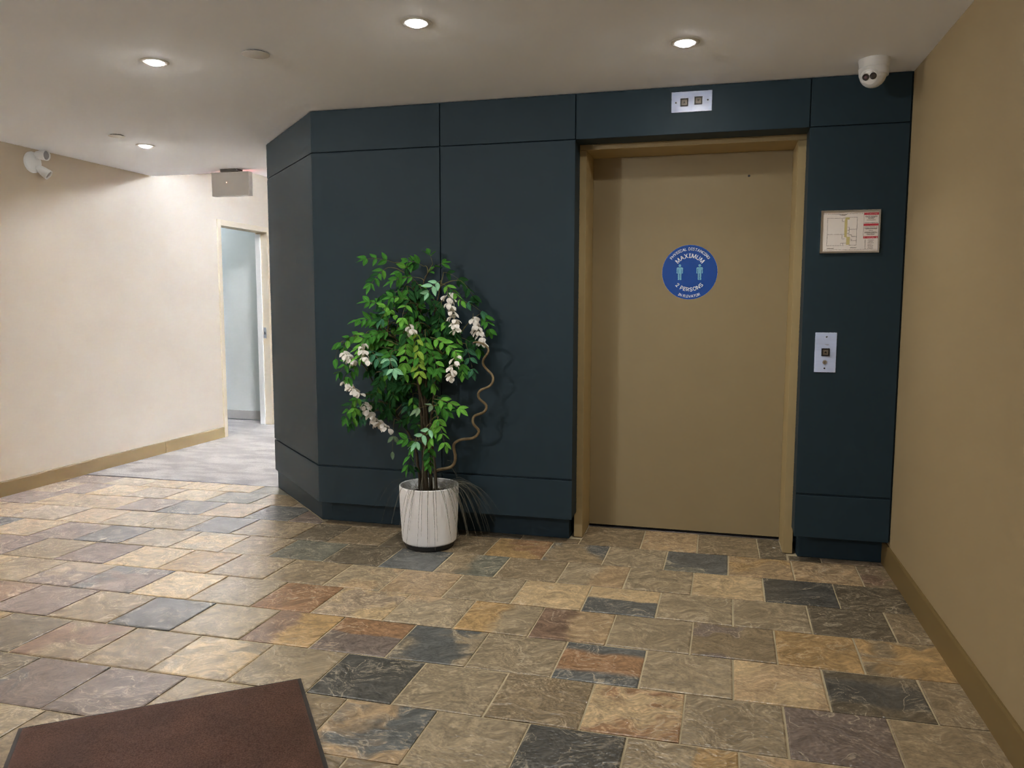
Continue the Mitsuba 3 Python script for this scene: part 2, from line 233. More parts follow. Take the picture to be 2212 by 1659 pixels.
BACK_SPRAYS=[([-1.491, -0.138, 1.395], [-1.533, -0.178, 1.374], 3, 'd'), ([-1.597, -0.194, 1.115], [-1.49, -0.234, 1.018], 4, 'd'), ([-1.579, -0.083, 0.948], [-1.493, -0.123, 0.823], 3, 'd'), ([-1.766, -0.193, 1.136], [-1.75, -0.233, 1.088], 4, 'd'), ([-1.531, -0.118, 1.198], [-1.451, -0.158, 1.157], 4, 'd'), ([-1.556, -0.115, 1.175], [-1.662, -0.155, 1.094], 5, 'd'), ([-1.673, -0.161, 1.095], [-1.604, -0.201, 1.042], 3, 'd'), ([-1.64, -0.104, 1.334], [-1.694, -0.144, 1.277], 3, 'd'), ([-1.513, -0.139, 1.346], [-1.566, -0.179, 1.331], 3, 'd'), ([-1.363, -0.156, 1.013], [-1.269, -0.196, 0.951], 5, 'd'), ([-1.382, -0.171, 1.234], [-1.332, -0.211, 1.133], 5, 'd'), ([-1.7, -0.123, 1.113], [-1.784, -0.163, 1.005], 5, 'd'), ([-1.692, -0.104, 1.282], [-1.755, -0.144, 1.216], 3, 'd'), ([-1.743, -0.126, 0.972], [-1.646, -0.166, 0.827], 5, 'd'), ([-1.59, -0.182, 1.406], [-1.544, -0.222, 1.28], 5, 'd'), ([-1.768, -0.085, 1.211], [-1.805, -0.125, 1.143], 4, 'd'), ([-1.409, -0.124, 1.147], [-1.318, -0.164, 1.013], 4, 'd'), ([-1.473, -0.101, 1.156], [-1.545, -0.141, 1.088], 3, 'd'), ([-1.371, -0.101, 1.026], [-1.447, -0.141, 0.943], 5, 'd'), ([-1.747, -0.187, 1.135], [-1.666, -0.227, 1.088], 3, 'd'), ([-1.606, -0.2, 1.126], [-1.668, -0.24, 1.068], 3, 'd'), ([-1.43, -0.145, 1.278], [-1.395, -0.185, 1.151], 5, 'd'), ([-1.692, -0.152, 0.92], [-1.67, -0.192, 0.809], 4, 'd'), ([-1.623, -0.199, 1.374], [-1.717, -0.239, 1.342], 4, 'd'), ([-1.525, -0.194, 1.022], [-1.583, -0.234, 0.929], 3, 'd'), ([-1.663, -0.15, 1.001], [-1.622, -0.19, 0.884], 5, 'd'), ([-1.432, -0.115, 1.213], [-1.465, -0.155, 1.089], 4, 'd'), ([-1.453, -0.113, 1.299], [-1.444, -0.153, 1.244], 3, 'd'), ([-1.608, -0.195, 1.146], [-1.599, -0.235, 1.071], 3, 'd'), ([-1.38, -0.141, 1.122], [-1.359, -0.181, 1.013], 5, 'd'), ([-1.767, -0.141, 1.18], [-1.738, -0.181, 1.134], 4, 'd'), ([-1.648, -0.081, 1.26], [-1.594, -0.121, 1.116], 4, 'd'), ([-1.61, -0.169, 0.959], [-1.704, -0.209, 0.945], 3, 'd'), ([-1.511, -0.117, 1.238], [-1.563, -0.157, 1.217], 3, 'd'), ([-1.498, -0.14, 0.921], [-1.486, -0.18, 0.85], 3, 'd'), ([-1.81, -0.176, 1.125], [-1.755, -0.216, 1.08], 3, 'd'), ([-1.502, -0.189, 0.994], [-1.41, -0.229, 0.938], 4, 'd'), ([-1.494, -0.174, 1.149], [-1.51, -0.214, 1.057], 3, 'd'), ([-1.319, -0.171, 1.183], [-1.296, -0.211, 1.05], 4, 'd'), ([-1.483, -0.106, 1.294], [-1.52, -0.146, 1.196], 3, 'd'), ([-1.67, -0.109, 1.149], [-1.598, -0.149, 1.072], 3, 'd'), ([-1.437, -0.094, 1.206], [-1.454, -0.134, 1.143], 4, 'd'), ([-1.603, -0.167, 1.093], [-1.657, -0.207, 1.073], 4, 'd'), ([-1.594, -0.181, 1.132], [-1.503, -0.221, 1.104], 4, 'd'), ([-1.735, -0.186, 0.941], [-1.752, -0.226, 0.821], 5, 'd'), ([-1.353, -0.118, 1.032], [-1.403, -0.158, 0.956], 3, 'd'), ([-1.595, -0.086, 0.861], [-1.687, -0.126, 0.775], 4, 'd'), ([-1.773, -0.114, 0.997], [-1.838, -0.154, 0.939], 3, 'd'), ([-1.729, -0.118, 1.06], [-1.663, -0.158, 1.005], 4, 'd'), ([-1.448, -0.086, 1.073], [-1.447, -0.126, 0.986], 4, 'd'), ([-1.742, -0.103, 1.283], [-1.791, -0.143, 1.227], 4, 'd'), ([-1.812, -0.183, 1.146], [-1.747, -0.223, 1.071], 5, 'd'), ([-1.798, -0.184, 1.101], [-1.791, -0.224, 1.056], 3, 'd'), ([-1.515, -0.106, 1.316], [-1.619, -0.146, 1.167], 4, 'd'), ([-1.354, -0.176, 1.217], [-1.321, -0.216, 1.18], 5, 'd'), ([-1.488, -0.181, 1.133], [-1.554, -0.221, 1.008], 4, 'd'), ([-1.542, -0.199, 0.884], [-1.633, -0.239, 0.865], 4, 'd'), ([-1.578, -0.088, 1.179], [-1.635, -0.128, 1.131], 5, 'd'), ([-1.698, -0.083, 1.212], [-1.725, -0.123, 1.121], 5, 'd'), ([-1.643, -0.081, 0.891], [-1.62, -0.121, 0.87], 4, 'd'), ([-1.629, -0.096, 0.793], [-1.614, -0.126, 0.747], 3, 't'), ([-1.734, -0.087, 0.974], [-1.791, -0.117, 0.926], 2, 'd'), ([-1.587, -0.118, 0.821], [-1.567, -0.148, 0.711], 3, 'd'), ([-1.634, -0.088, 0.895], [-1.63, -0.118, 0.864], 4, 't'), ([-1.67, -0.093, 0.836], [-1.643, -0.123, 0.807], 4, 'd'), ([-1.555, -0.117, 0.909], [-1.628, -0.147, 0.857], 2, 'd'), ([-1.707, -0.114, 0.985], [-1.751, -0.144, 0.947], 3, 't'), ([-1.573, -0.1, 0.718], [-1.647, -0.13, 0.662], 4, 'd'), ([-1.738, -0.074, 0.876], [-1.71, -0.104, 0.773], 4, 'd'), ([-1.851, -0.06, 0.704], [-1.918, -0.09, 0.66], 3, 't'), ([-1.7, -0.054, 0.737], [-1.782, -0.084, 0.695], 4, 'd'), ([-1.724, -0.09, 0.754], [-1.729, -0.12, 0.71], 3, 'd'), ([-1.702, -0.055, 0.812], [-1.758, -0.085, 0.776], 4, 't'), ([-1.788, -0.125, 0.857], [-1.765, -0.155, 0.761], 3, 'd'), ([-1.903, -0.132, 0.712], [-1.941, -0.162, 0.644], 3, 'd'), ([-1.857, -0.064, 0.762], [-1.907, -0.094, 0.722], 3, 't'), ([-1.747, -0.055, 0.946], [-1.703, -0.085, 0.848], 2, 'd'), ([-1.634, -0.099, 0.877], [-1.701, -0.129, 0.85], 3, 'd'), ([-1.693, -0.054, 0.933], [-1.693, -0.084, 0.858], 3, 't'), ([-1.798, -0.12, 0.992], [-1.812, -0.15, 0.955], 4, 'd'), ([-1.814, -0.106, 0.766], [-1.846, -0.136, 0.721], 3, 'd'), ([-1.573, -0.064, 0.944], [-1.541, -0.094, 0.869], 3, 't'), ([-1.708, -0.131, 0.839], [-1.706, -0.161, 0.729], 2, 'd'), ([-1.765, -0.062, 0.854], [-1.849, -0.092, 0.811], 4, 'd'), ([-1.588, -0.066, 0.794], [-1.591, -0.096, 0.768], 3, 't'), ([-1.689, -0.097, 0.969], [-1.631, -0.127, 0.942], 3, 'd'), ([-1.539, -0.132, 0.947], [-1.451, -0.162, 0.913], 2, 'd'), ([-1.523, -0.124, 0.715], [-1.549, -0.154, 0.65], 3, 'd'), ([-1.446, -0.12, 0.815], [-1.423, -0.15, 0.711], 2, 'd'), ([-1.433, -0.166, 0.967], [-1.454, -0.196, 0.909], 2, 'd'), ([-1.487, -0.158, 0.878], [-1.43, -0.188, 0.808], 2, 'd'), ([-1.452, -0.158, 0.632], [-1.428, -0.188, 0.597], 2, 'd'), ([-1.431, -0.171, 0.82], [-1.34, -0.201, 0.775], 2, 'd'), ([-1.498, -0.139, 0.73], [-1.483, -0.169, 0.649], 2, 'd')]
FLOWERS=[([-1.332, -0.27, 1.368], [-1.276, -0.29, 1.179], 15), ([-1.24, -0.12, 1.243], [-1.178, -0.14, 1.103], 14), ([-1.901, -0.31, 1.061], [-1.839, -0.33, 1.004], 7), ([-1.767, -0.36, 1.104], [-1.736, -0.38, 1.02], 6), ([-1.912, -0.29, 0.906], [-1.817, -0.31, 0.836], 9), ([-1.841, -0.2, 0.777], [-1.762, -0.22, 0.663], 12), ([-1.752, -0.23, 0.683], [-1.679, -0.25, 0.644], 6), ([-1.262, -0.34, 1.05], [-1.288, -0.36, 0.947], 8), ([-1.506, -0.36, 1.207], [-1.483, -0.38, 1.171], 4)]
VINE=[[-1.224, -0.17, 1.106], [-1.162, -0.18, 1.1], [-1.132, -0.2, 1.067], [-1.164, -0.19, 1.016], [-1.16, -0.17, 0.98], [-1.115, -0.17, 0.926], [-1.13, -0.19, 0.882], [-1.176, -0.21, 0.858], [-1.185, -0.2, 0.821], [-1.149, -0.18, 0.775], [-1.162, -0.18, 0.744], [-1.211, -0.2, 0.72], [-1.213, -0.21, 0.686], [-1.188, -0.19, 0.644], [-1.218, -0.18, 0.605], [-1.278, -0.19, 0.594], [-1.319, -0.21, 0.57], [-1.317, -0.2, 0.512], [-1.337, -0.19, 0.447], [-1.413, -0.19, 0.422], [-1.445, -0.19, 0.404]]
TRUNKS=[[[-1.49, -0.2, 0.299], [-1.502, -0.19, 0.556], [-1.53, -0.18, 0.856], [-1.549, -0.17, 1.104], [-1.53, -0.16, 1.326], [-1.483, -0.14, 1.474]], [[-1.462, -0.19, 0.299], [-1.477, -0.18, 0.555], [-1.489, -0.17, 0.806], [-1.477, -0.16, 1.055], [-1.448, -0.15, 1.252], [-1.419, -0.14, 1.4]], [[-1.432, -0.2, 0.303], [-1.441, -0.2, 0.485], [-1.455, -0.2, 0.635], [-1.438, -0.2, 0.836], [-1.381, -0.18, 1.057], [-1.326, -0.15, 1.118]], [[-1.523, -0.17, 0.29], [-1.548, -0.15, 0.444], [-1.608, -0.12, 0.578], [-1.683, -0.1, 0.688], [-1.792, -0.1, 0.814], [-1.837, -0.12, 0.905]], [[-1.467, -0.22, 0.298], [-1.477, -0.22, 0.587], [-1.501, -0.22, 0.836], [-1.575, -0.22, 1.056], [-1.701, -0.23, 1.166], [-1.803, -0.24, 1.202]], [[-1.487, -0.18, 0.295], [-1.5, -0.17, 0.705], [-1.507, -0.16, 1.004], [-1.522, -0.15, 1.203], [-1.563, -0.14, 1.4], [-1.606, -0.13, 1.5]]]

# ------------------------------------------------------------------ the setting
ROOM = Polygon([(XL, 0.79), (-3.0, 0.812), (-2.287, TK), (-0.7375, TK), (-0.7375, YF), (-0.6885, YF), (-0.6885, YD - 0.015), (0.3841, YD - 0.015),
                (0.3841, YF), (0.4325, YF), (0.4325, TK), (XR, TK), (XR, -3.7), (XL, -3.7)])
# row lines measured at x = -4.65, -2.7, 0.87: far to near
LINES = [(0.800, 0.835, 0.90), (0.56, 0.62, 0.70), (0.265, 0.35, 0.415), (-0.035, 0.035, 0.06), (-0.335, -0.28, -0.25), (-0.64, -0.585, -0.562), (-0.94, -0.893, -0.872), (-1.24, -1.207, -1.184),
         (-1.545, -1.515, -1.494), (-1.855, -1.83, -1.803), (-2.16, -2.14, -2.112), (-2.465, -2.445, -2.42), (-2.775, -2.755, -2.73), (-3.085, -3.065, -3.04), (-3.395, -3.375, -3.35), (-3.7, -3.69, -3.66)]
def line_y(k, x): return float(np.interp(x, (-4.65, -2.7, 0.87), LINES[k]))
floor_slab = bx(XL, XR, -6.2, YD, -0.12, -0.0045)
fl = add('floor', cat(floor_slab, bx(XL, -2.2, YD, 0.80, -0.12, -0.0045)), 'grout')
tag(fl, 'slate tile lobby floor with pale grout joints', 'floor', kind='structure')

def tile_mesh(poly, tid):
    """an irregular slab with a worn, chamfered rim; its id and place on the tile go into uv"""
    poly = poly.buffer(-0.0035, join_style=2)
    if poly.is_empty or poly.area < 0.0006: return None
    if poly.geom_type != 'Polygon': poly = max(poly.geoms, key=lambda g: g.area)
    R = np.array(shapely.segmentize(poly.normalize(), 0.19).exterior.coords)[:-1]
    if Polygon(R).exterior.is_ccw is False: R = R[::-1]
    R = R + RNG.uniform(-0.0014, 0.0014, R.shape)
    c = np.array(poly.centroid.coords[0]); n = len(R)
    d = c - R; d /= np.linalg.norm(d, axis=1, keepdims=True)
    lift = RNG.uniform(-0.0008, 0.0008); tx, ty = RNG.uniform(-0.004, 0.004, 2)
    zt = lambda q: lift + (q - c) @ np.array([tx, ty])
    I = R + d * 0.0055
    V = [np.c_[R, np.full(n, -0.006)], np.c_[R, zt(R) - 0.0022], np.c_[I, zt(I)]]
    C = np.r_[c, lift + 0.0004][None]
    V = np.vstack(V + [C]); F = []
    for k in range(n):
        q = (k + 1) % n
        F += [(k, q, n + q), (k, n + q, n + k), (n + k, n + q, 2 * n + q), (n + k, 2 * n + q, 2 * n + k), (2 * n + k, 2 * n + q, 3 * n)]
    lo, hi = R.min(0), R.max(0)
    uv = np.clip((V[:, :2] - lo) / (hi - lo), 0, 1); uv[:, 0] = tid + 0.1 + 0.8 * uv[:, 0]
    return trimesh.Trimesh(V, np.array(F), process=False), uv

ROWS = {k: (xs, cs) for k, xs, cs in TILE_ROWS}
order = ['0', '1', '2', '3', '4', '5', '6', '7', '8', '9', '10', '11', '12', '13', '14']
prev_left = None
for ri, rk in enumerate(order):
    xs, cs = ROWS.get(rk, ([0.2 + 0.155 * (ri % 2) + 0.02 * (ri % 3) - 0.6], ['O', 'O'])); xs, cs = list(xs), list(cs)
    pool = 'OOLTPDBWOGOR' if ri < 4 else 'OOLTDTOBLOCP'
    if rk in ('0', '1', '2'): xs = xs
    while xs[0] > XL + 0.31: xs.insert(0, xs[0] - 0.31 + RNG.uniform(-0.008, 0.008)); cs.insert(0, pool[RNG.integers(len(pool))])
    while xs[-1] < XR - 0.31: xs.append(xs[-1] + 0.31); cs.append(pool[RNG.integers(len(pool))])
    edges = [XL - 0.1] + xs + [XR + 0.1]
    for a, b, code in zip(edges[:-1], edges[1:], cs):
        sl = 0.02
        q = Polygon([(a + sl * 0.15, line_y(ri, a)), (b + sl * 0.15, line_y(ri, b)), (b - sl * 0.15, line_y(ri + 1, b)), (a - sl * 0.15, line_y(ri + 1, a))]).intersection(ROOM)
        if rk in ('0', '1', '2') : q = q.intersection(Polygon([(XL, 2), (-3.0, 2), (-3.0, 0.812), (-2.25, 0.09), (-2.25, -1), (XL, -1)]))
        if q.is_empty or q.area < 0.004 or (q.geom_type != 'Polygon'): continue
        r = tile_mesh(q, slate_id(code))
        if r: add('floor__tile', r[0], 'slate', uv=r[1])
# the row that is cut by the toe kicks and runs into the elevator's recess
xs, cs = ROWS['T']; edges = [-0.69] + xs[:3] + [0.40]
for a, b, code in zip(edges[:-1], edges[1:], cs):
    q = Polygon([(a, 0.42), (b, 0.42), (b, line_y(3, b)), (a, line_y(3, a))]).intersection(ROOM)
    r = tile_mesh(q if q.geom_type == 'Polygon' else max(q.geoms, key=lambda g: g.area), slate_id(code))
    if r: add('floor__tile', r[0], 'slate', uv=r[1])
for a, b, code in [(-2.25, -1.96, 'O'), (-1.96, -1.65, 'O'), (-1.65, -1.34, 'D'), (-1.34, -1.02, 'D'), (-1.02, -0.69, 'O'), (0.405, 0.565, 'D'), (0.565, 0.87, 'W')]:
    q = Polygon([(a, 0.2), (b, 0.2), (b, line_y(3, b)), (a, line_y(3, a))]).intersection(ROOM).intersection(sbox(-9, -9, 9, TK))
    if q.is_empty: continue
    r = tile_mesh(q if q.geom_type == 'Polygon' else max(q.geoms, key=lambda g: g.area), slate_id(code))
    if r: add('floor__tile', r[0], 'slate', uv=r[1])
slate_texture()
add('floor__carpet', cbx(XL, -1.2, 0.803, 6.4, -0.10, 0.002, 0.001), 'carpet_grey'); tag('floor__carpet', 'grey streaked carpet of the corridor')
add('floor__carpet', bx(-7.4, XL, 2.0, 3.66, -0.10, 0.002), 'carpet_grey')
tag('floor__carpet_001', 'grey carpet of the room behind the open doorway')

# ceilings
cl = add('ceiling', bx(XL, XR, -6.2, YE, ZC, ZC + 0.2), 'paint_ceiling'); tag(cl, 'plain off-white lobby ceiling', 'ceiling', kind='structure')
c2 = add('ceiling_corridor', cat(bx(XL, -1.2, YE + 0.0, 6.4, ZC2, ZC2 + 0.1)), 'paint_ceiling'); tag(c2, 'higher corridor ceiling beyond the lobby', 'ceiling', kind='structure')
add('ceiling_corridor__bulkhead', bx(XL, -1.2, YE, YE + 0.02, ZC + 0.2, ZC2), 'paint_ceiling')

# walls
DX0, DX1, DZ = 2.60, 3.405, 2.075            # the doorway in the left wall
def wall_left():
    return cat(bx(XL - 0.12, XL, -6.2, DX0, -0.12, ZC2 + 0.1), bx(XL - 0.12, XL, DX1, 6.4, -0.12, ZC2 + 0.1), bx(XL - 0.12, XL, DX0, DX1, DZ, ZC2 + 0.1))
tag(add('wall_left', wall_left(), 'paint_wall_left'), 'long beige side wall, lit from the corridor', 'wall', kind='structure')
tag(add('wall_right', bx(XR, XR + 0.15, -6.2, 0.6, -0.12, ZC + 0.2), 'paint_wall'), 'tan side wall right of the elevator', 'wall', kind='structure')
tag(add('wall_back', cat(bx(XL, -4.0, -6.2, -6.05, 0, ZC), bx(0.0, XR, -6.2, -6.05, 0, ZC), bx(-4.0, 0.0, -6.2, -6.05, 2.25, ZC)), 'paint_wall'), 'tan wall behind the viewer', 'wall', kind='structure')
tag(add('wall_corridor_right', cat(bx(-2.972, -2.85, 0.95, 1.6, 0.002, ZC), bx(-2.972, -1.2, 1.5, 1.6, 0.002, ZC), bx(-1.2, -1.1, 1.5, 6.5, 0.0, ZC2)), 'paint_corridor'), 'corridor walls behind the angled panels', 'wall', kind='structure')
tag(add('wall_corridor_end', bx(XL, -1.1, 6.4, 6.5, -0.1, ZC2), 'paint_corridor'), 'far end of the corridor', 'wall', kind='structure')
tag(add('wall_room_far', bx(-7.4, XL - 0.12, 3.64, 3.74, -0.1, ZC2), 'paint_room'), 'pale wall of the room behind the doorway', 'wall', kind='structure')
tag(add('wall_room_side', cat(bx(-7.5, -7.4, 2.0, 3.74, -0.1, ZC2), bx(-7.4, XL - 0.12, 1.9, 2.0, -0.1, ZC2)), 'paint_room'), 'other walls of the room behind the doorway', 'wall', kind='structure')
tag(add('ceiling_room', bx(-7.5, XL - 0.12, 1.9, 3.74, 2.5, 2.6), 'paint_room'), 'ceiling of the room behind the doorway', 'ceiling', kind='structure')

# panelled front wall: carcass set back behind the panels, seams between them stay open
core = cat(bx(X1 + 0.004, X3 - 0.004, 0.013, 0.167, ZB + 0.002, ZC), bx(X4 + 0.004, XR, 0.013, 0.167, ZB + 0.002, ZC), bx(X3 - 0.004, X4 + 0.004, 0.013, 0.16, ZUS + 0.002, ZC),
           bx(X1 - 0.02, X3 - 0.035, 0.167, 0.6, 0.0, ZC), bx(X4 + 0.03, XR, 0.167, 0.6, 0.0, ZC), bx(X3 - 0.04, X4 + 0.04, 0.45, 0.6, 0, ZC), bx(X3 - 0.04, X4 + 0.04, 0.18, 0.6, 2.2, ZC))
tag(add('wall_front', core, 'paint_panel'), 'dark blue-grey panelled elevator wall', 'wall', kind='structure')
def panel(x0, x1, z0, z1, key='wall_front__panel'): return add(key, cbx(x0, x1, 0.0, 0.0125, z0, z1, 0.0018), 'paint_panel')
g, gl = 0.0022, 0.0045
for a, b in ((X1 + 0.0, X2 - g), (X2 + g, X3)):
    panel(a, b, ZB, ZLS - gl); panel(a, b, ZLS + gl, ZUS - g)
panel(X1, X2 - g, ZUS + g, ZC - 0.004); panel(X2 + g, X3 - g, ZUS + g, ZC - 0.004)
panel(X3 + g, X4 - g, ZUS, ZC - 0.004)
panel(X4, XR - 0.008, ZB, ZLS - gl); panel(X4, XR - 0.008, ZLS + gl, ZUS - g); panel(X4 + g, XR - 0.008, ZUS + g, ZC - 0.004)
add('wall_front__toe_kick', bx(-2.2195, -0.758, TK, 0.19, 0.0, ZB + 0.004), 'paint_panel')
add('wall_front__toe_kick', cat(cbx(X4 + 0.034, XR, TK, 0.19, 0.0, ZB + 0.004, 0.0015)), 'paint_panel')
# angled section
A0, A1 = np.array([X1, 0.0]), np.array([AX, AY]); L = np.linalg.norm(A1 - A0); ad = (A1 - A0) / L; an = np.array([-ad[1], ad[0]])
if an @ np.array([-1, -1]) > 0: an = -an          # points into the wall
def angled(s0, s1, d0, d1, z0, z1, c=0.0018):
    m = cbx(s0, s1, d0, d1, z0, z1, c); M = np.eye(4)
    M[:2, 0], M[:2, 1] = ad, an; M[:2, 3] = A0
    m = m.copy(); m.apply_transform(M)
    if np.linalg.det(M[:3, :3]) < 0: m.invert()
    return m
tag(add('wall_front_angled', cat(angled(0.006, L - 0.004, 0.013, 0.11, ZB + 0.002, ZC), angled(0.14, L - 0.02, 0.11, 0.22, 0.0, ZC), bx(AX + 0.01, AX + 0.13, AY + 0.1, 0.95, 0, ZC)), 'paint_panel'),
    'angled panelled corner left of the elevator wall', 'wall', kind='structure')
for z0, z1 in ((ZB, ZLS - gl), (ZLS + gl, ZUS - g), (ZUS + g, ZC - 0.004)):
    add('wall_front_angled__panel', angled(0.0005, L, 0.0, 0.0125, z0, z1), 'paint_panel')
add('wall_front_angled__toe_kick', trimesh.creation.extrude_polygon(Polygon([(-2.287, TK), (-2.998, 0.806), (-2.93, 0.88), (-2.22, 0.24), (-2.22, TK)]), ZB + 0.004), 'paint_panel')

# baseboards
def base_right():
    prof = Polygon([(0, 0), (0.011, 0), (0.011, 0.112), (0.007, 0.121), (0, 0.121)])
    m = trimesh.creation.extrude_polygon(prof, TK + 6.05)
    M = np.array([[-1, 0, 0, XR], [0, 0, 1, -6.05], [0, 1, 0, 0], [0, 0, 0, 1.0]]); m.apply_transform(M); m.fix_normals(); return m
tag(add('baseboard_right', base_right(), 'vinyl_base'), 'brown vinyl baseboard along the right wall', 'baseboard', kind='structure')
def base_left(y0, y1):
    prof = Polygon([(0, 0), (0.011, 0), (0.011, 0.097), (0.007, 0.104), (0, 0.104)])
    m = trimesh.creation.extrude_polygon(prof, y1 - y0)
    M = np.array([[1, 0, 0, XL], [0, 0, 1, y0], [0, 1, 0, 0.0], [0, 0, 0, 1.0]]); m.apply_transform(M); m.fix_normals(); return m
tag(add('baseboard_left', base_left(-6.05, 1.692), 'vinyl_base'), 'tan vinyl baseboard along the left wall', 'baseboard', kind='structure')
add('baseboard_left__length', base_left(1.697, DX0 - 0.05), 'vinyl_base')
tag(add('baseboard_room', cbx(-7.4, XL - 0.12, 3.628, 3.64, 0.012, 0.11, 0.002), 'vinyl_room_base'), 'grey baseboard inside the room behind the doorway', 'baseboard', kind='structure')

# doorway in the left wall
d2 = 'door_2'
tag(d2, 'open doorway with a beige steel frame in the left wall', 'doorway', kind='structure')
jw = 0.05
add(d2 + '__jamb', cbx(XL - 0.13, XL + 0.012, DX0 - jw, DX0 + 0.004, 0.002, DZ + jw, 0.002), 'paint_door_frame')
add(d2 + '__jamb', cbx(XL - 0.13, XL + 0.012, DX1 - 0.004, DX1 + jw, 0.002, DZ + jw, 0.002), 'paint_door_frame')
add(d2 + '__head', cbx(XL - 0.13, XL + 0.0125, DX0 + 0.004, DX1 - 0.004, DZ - 0.004, DZ + jw, 0.002), 'paint_door_frame')
add(d2 + '__stop', cbx(XL - 0.125, XL - 0.065, DX1 - 0.02, DX1 - 0.004, 0.002, DZ - 0.02, 0.002), 'white_plastic')
k = add(d2 + '__strike_plate', cbx(XL - 0.062, XL - 0.028, DX1 - 0.0075, DX1 - 0.0035, 0.945, 1.06, 0.001), 'chrome')
tag(k, 'metal strike plate')
add(d2 + '__strike_plate__slot', cbx(XL - 0.052, XL - 0.038, DX1 - 0.0082, DX1 - 0.006, 0.985, 1.015, 0.0004), 'black_plastic')

# elevator entrance
d1 = 'door_1'
tag(d1, 'tan elevator door in a recessed steel frame', 'elevator door', kind='structure')
FL, FIL, FIR, FR, ZH, ZT = -0.7375, -0.6885, 0.3841, 0.4325, 2.134, 2.181
add(d1 + '__jamb', cbx(FL, FIL, YF, YD + 0.02, 0.0, ZH - 0.001, 0.002), 'paint_elevator_frame')
add(d1 + '__jamb', cbx(FIR, FR, YF, YD + 0.02, 0.0, ZH - 0.001, 0.002), 'paint_elevator_frame')
add(d1 + '__head', cbx(FL, FR, YF - 0.0015, YD + 0.02, ZH, ZT, 0.002), 'paint_elevator_frame')
add(d1 + '__door_panel', cbx(FIL, FIR, YD, YD + 0.028, 0.012, ZH, 0.001), 'paint_elevator_door')
tag(add(d1 + '__sill', cbx(FIL, FIR, YD - 0.013, YD + 0.028, -0.004, 0.002, 0.0006), 'chrome'), 'narrow metal sill')
add(d1 + '__gap_strip', bx(FIL, FIR, YD + 0.003, YD + 0.02, 0.002, 0.012), 'dark_gap')
tag(add(d1 + '__key_hole', trimesh.creation.cylinder(0.006, 0.002, transform=trimesh.transformations.rotation_matrix(math.pi / 2, (1, 0, 0), (0, 0, 0)) ).apply_translation((0.161, YD - 0.0006, 2.006)), 'black_plastic'), 'small black key hole')

# entrance glass behind the viewer
tag('window_1', 'glazed entrance behind the viewer', 'window', kind='structure')
fr = cat(*[bx(x, x + 0.06, -6.14, -6.08, 0, 2.25) for x in (-4.0, -2.7, -1.36, -0.06)], bx(-4.0, 0.0, -6.14, -6.08, 2.19, 2.25), bx(-4.0, 0.0, -6.14, -6.08, 0, 0.1))
add('window_1__frame', fr, 'dark_grey_metal')

# ------------------------------------------------------------------ lamps
scene['lens_white'] = {'type': 'twosided', 'bsdf': {'type': 'diffuse', 'reflectance': col((0.8, 0.8, 0.8))}}
LL = ['recessed ceiling downlight nearest the top edge, above the white planter', 'recessed ceiling downlight in front of the elevator, above the two-lamp steel plate',
      'recessed ceiling downlight on the left beside the nearer round cover disc', 'small far ceiling downlight near the exit sign and the farther cover disc']
for i, (x, y) in enumerate(DOWNLIGHTS):
    key = free('ceiling_downlight')
    lab = LL[i] if i < 4 else ['recessed ceiling downlight behind the viewer on the right', 'recessed ceiling downlight behind the viewer in the middle', 'recessed ceiling downlight behind the viewer on the left'][i - 4]
    tag(key, lab, 'ceiling light', 'recessed downlights of the lobby ceiling')
    ring = lathe([(0.041, 0.0), (0.041, -0.003), (0.045, -0.0055), (0.056, -0.005), (0.061, -0.0015), (0.061, 0.0)], 48, (x, y, ZC))
    scene[key + '__trim_ring'] = ply(ring, 'off_white_enamel', 35)
    lens = lathe([(0.0, -0.018), (0.014, -0.0172), (0.026, -0.014), (0.035, -0.009), (0.0395, -0.004), (0.0395, 0.0)], 40, (x, y, ZC)); lens.fix_normals()
    if lens.volume < 0: lens.invert()
    scene[key + '__lens'] = {**ply(lens, 'lens_white', 40), 'emitter': emit(np.array(LAMP) * GAIN[i])}
    scene[f'beam_{i}'] = {'type': 'spot', 'intensity': {'type': 'rgb', 'value': [float(v * GAIN[i]) for v in SPOT]}, 'cutoff_angle': 62.0, 'beam_width': 18.0,
                          'to_world': T().look_at(origin=[x, y, ZC - 0.022], target=[x, y, 0], up=[0, 1, 0])}
# corridor and room troffers
def wrap_lens(x0, x1, y0, y1, z):
    # a surface-mounted wraparound lens: half an ellipse in section, along x, closed at both ends
    n = 14; cy_, ry, rz = (y0 + y1) / 2, (y1 - y0) / 2, 0.085
    R = [(cy_ - ry * math.cos(math.pi * k / n), z - 0.004 - rz * math.sin(math.pi * k / n)) for k in range(n + 1)]
    m = trimesh.creation.extrude_polygon(Polygon(R), x1 - x0); m.apply_transform(np.array([[0, 0, 1, x0], [1, 0, 0, 0], [0, 1, 0, 0], [0, 0, 0, 1.0]])); m.fix_normals()
    if m.volume < 0: m.invert()
    return m
def troffer(key, x0, x1, y0, y1, z, c, lab):
    tag(key, lab, 'ceiling light')
    scene[key + '__end_cap'] = ply(bx(x0 - 0.015, x0, y0, y1, z - 0.092, z), 'off_white_enamel'); scene[key + '__end_cap_001'] = ply(bx(x1, x1 + 0.015, y0, y1, z - 0.092, z), 'off_white_enamel')
    q = wrap_lens(x0, x1, y0, y1, z)
    scene[key + '__diffuser'] = {**ply(q, 'lens_white'), 'emitter': emit(c)}
troffer('corridor_light', -4.05, -3.70, 2.30, 2.50, ZC2, CORRIDOR, 'bright fluorescent ceiling light of the corridor')
troffer('room_light', -6.0, -5.4, 2.5, 3.1, 2.5, ROOM_LAMP, 'ceiling light of the room behind the doorway')

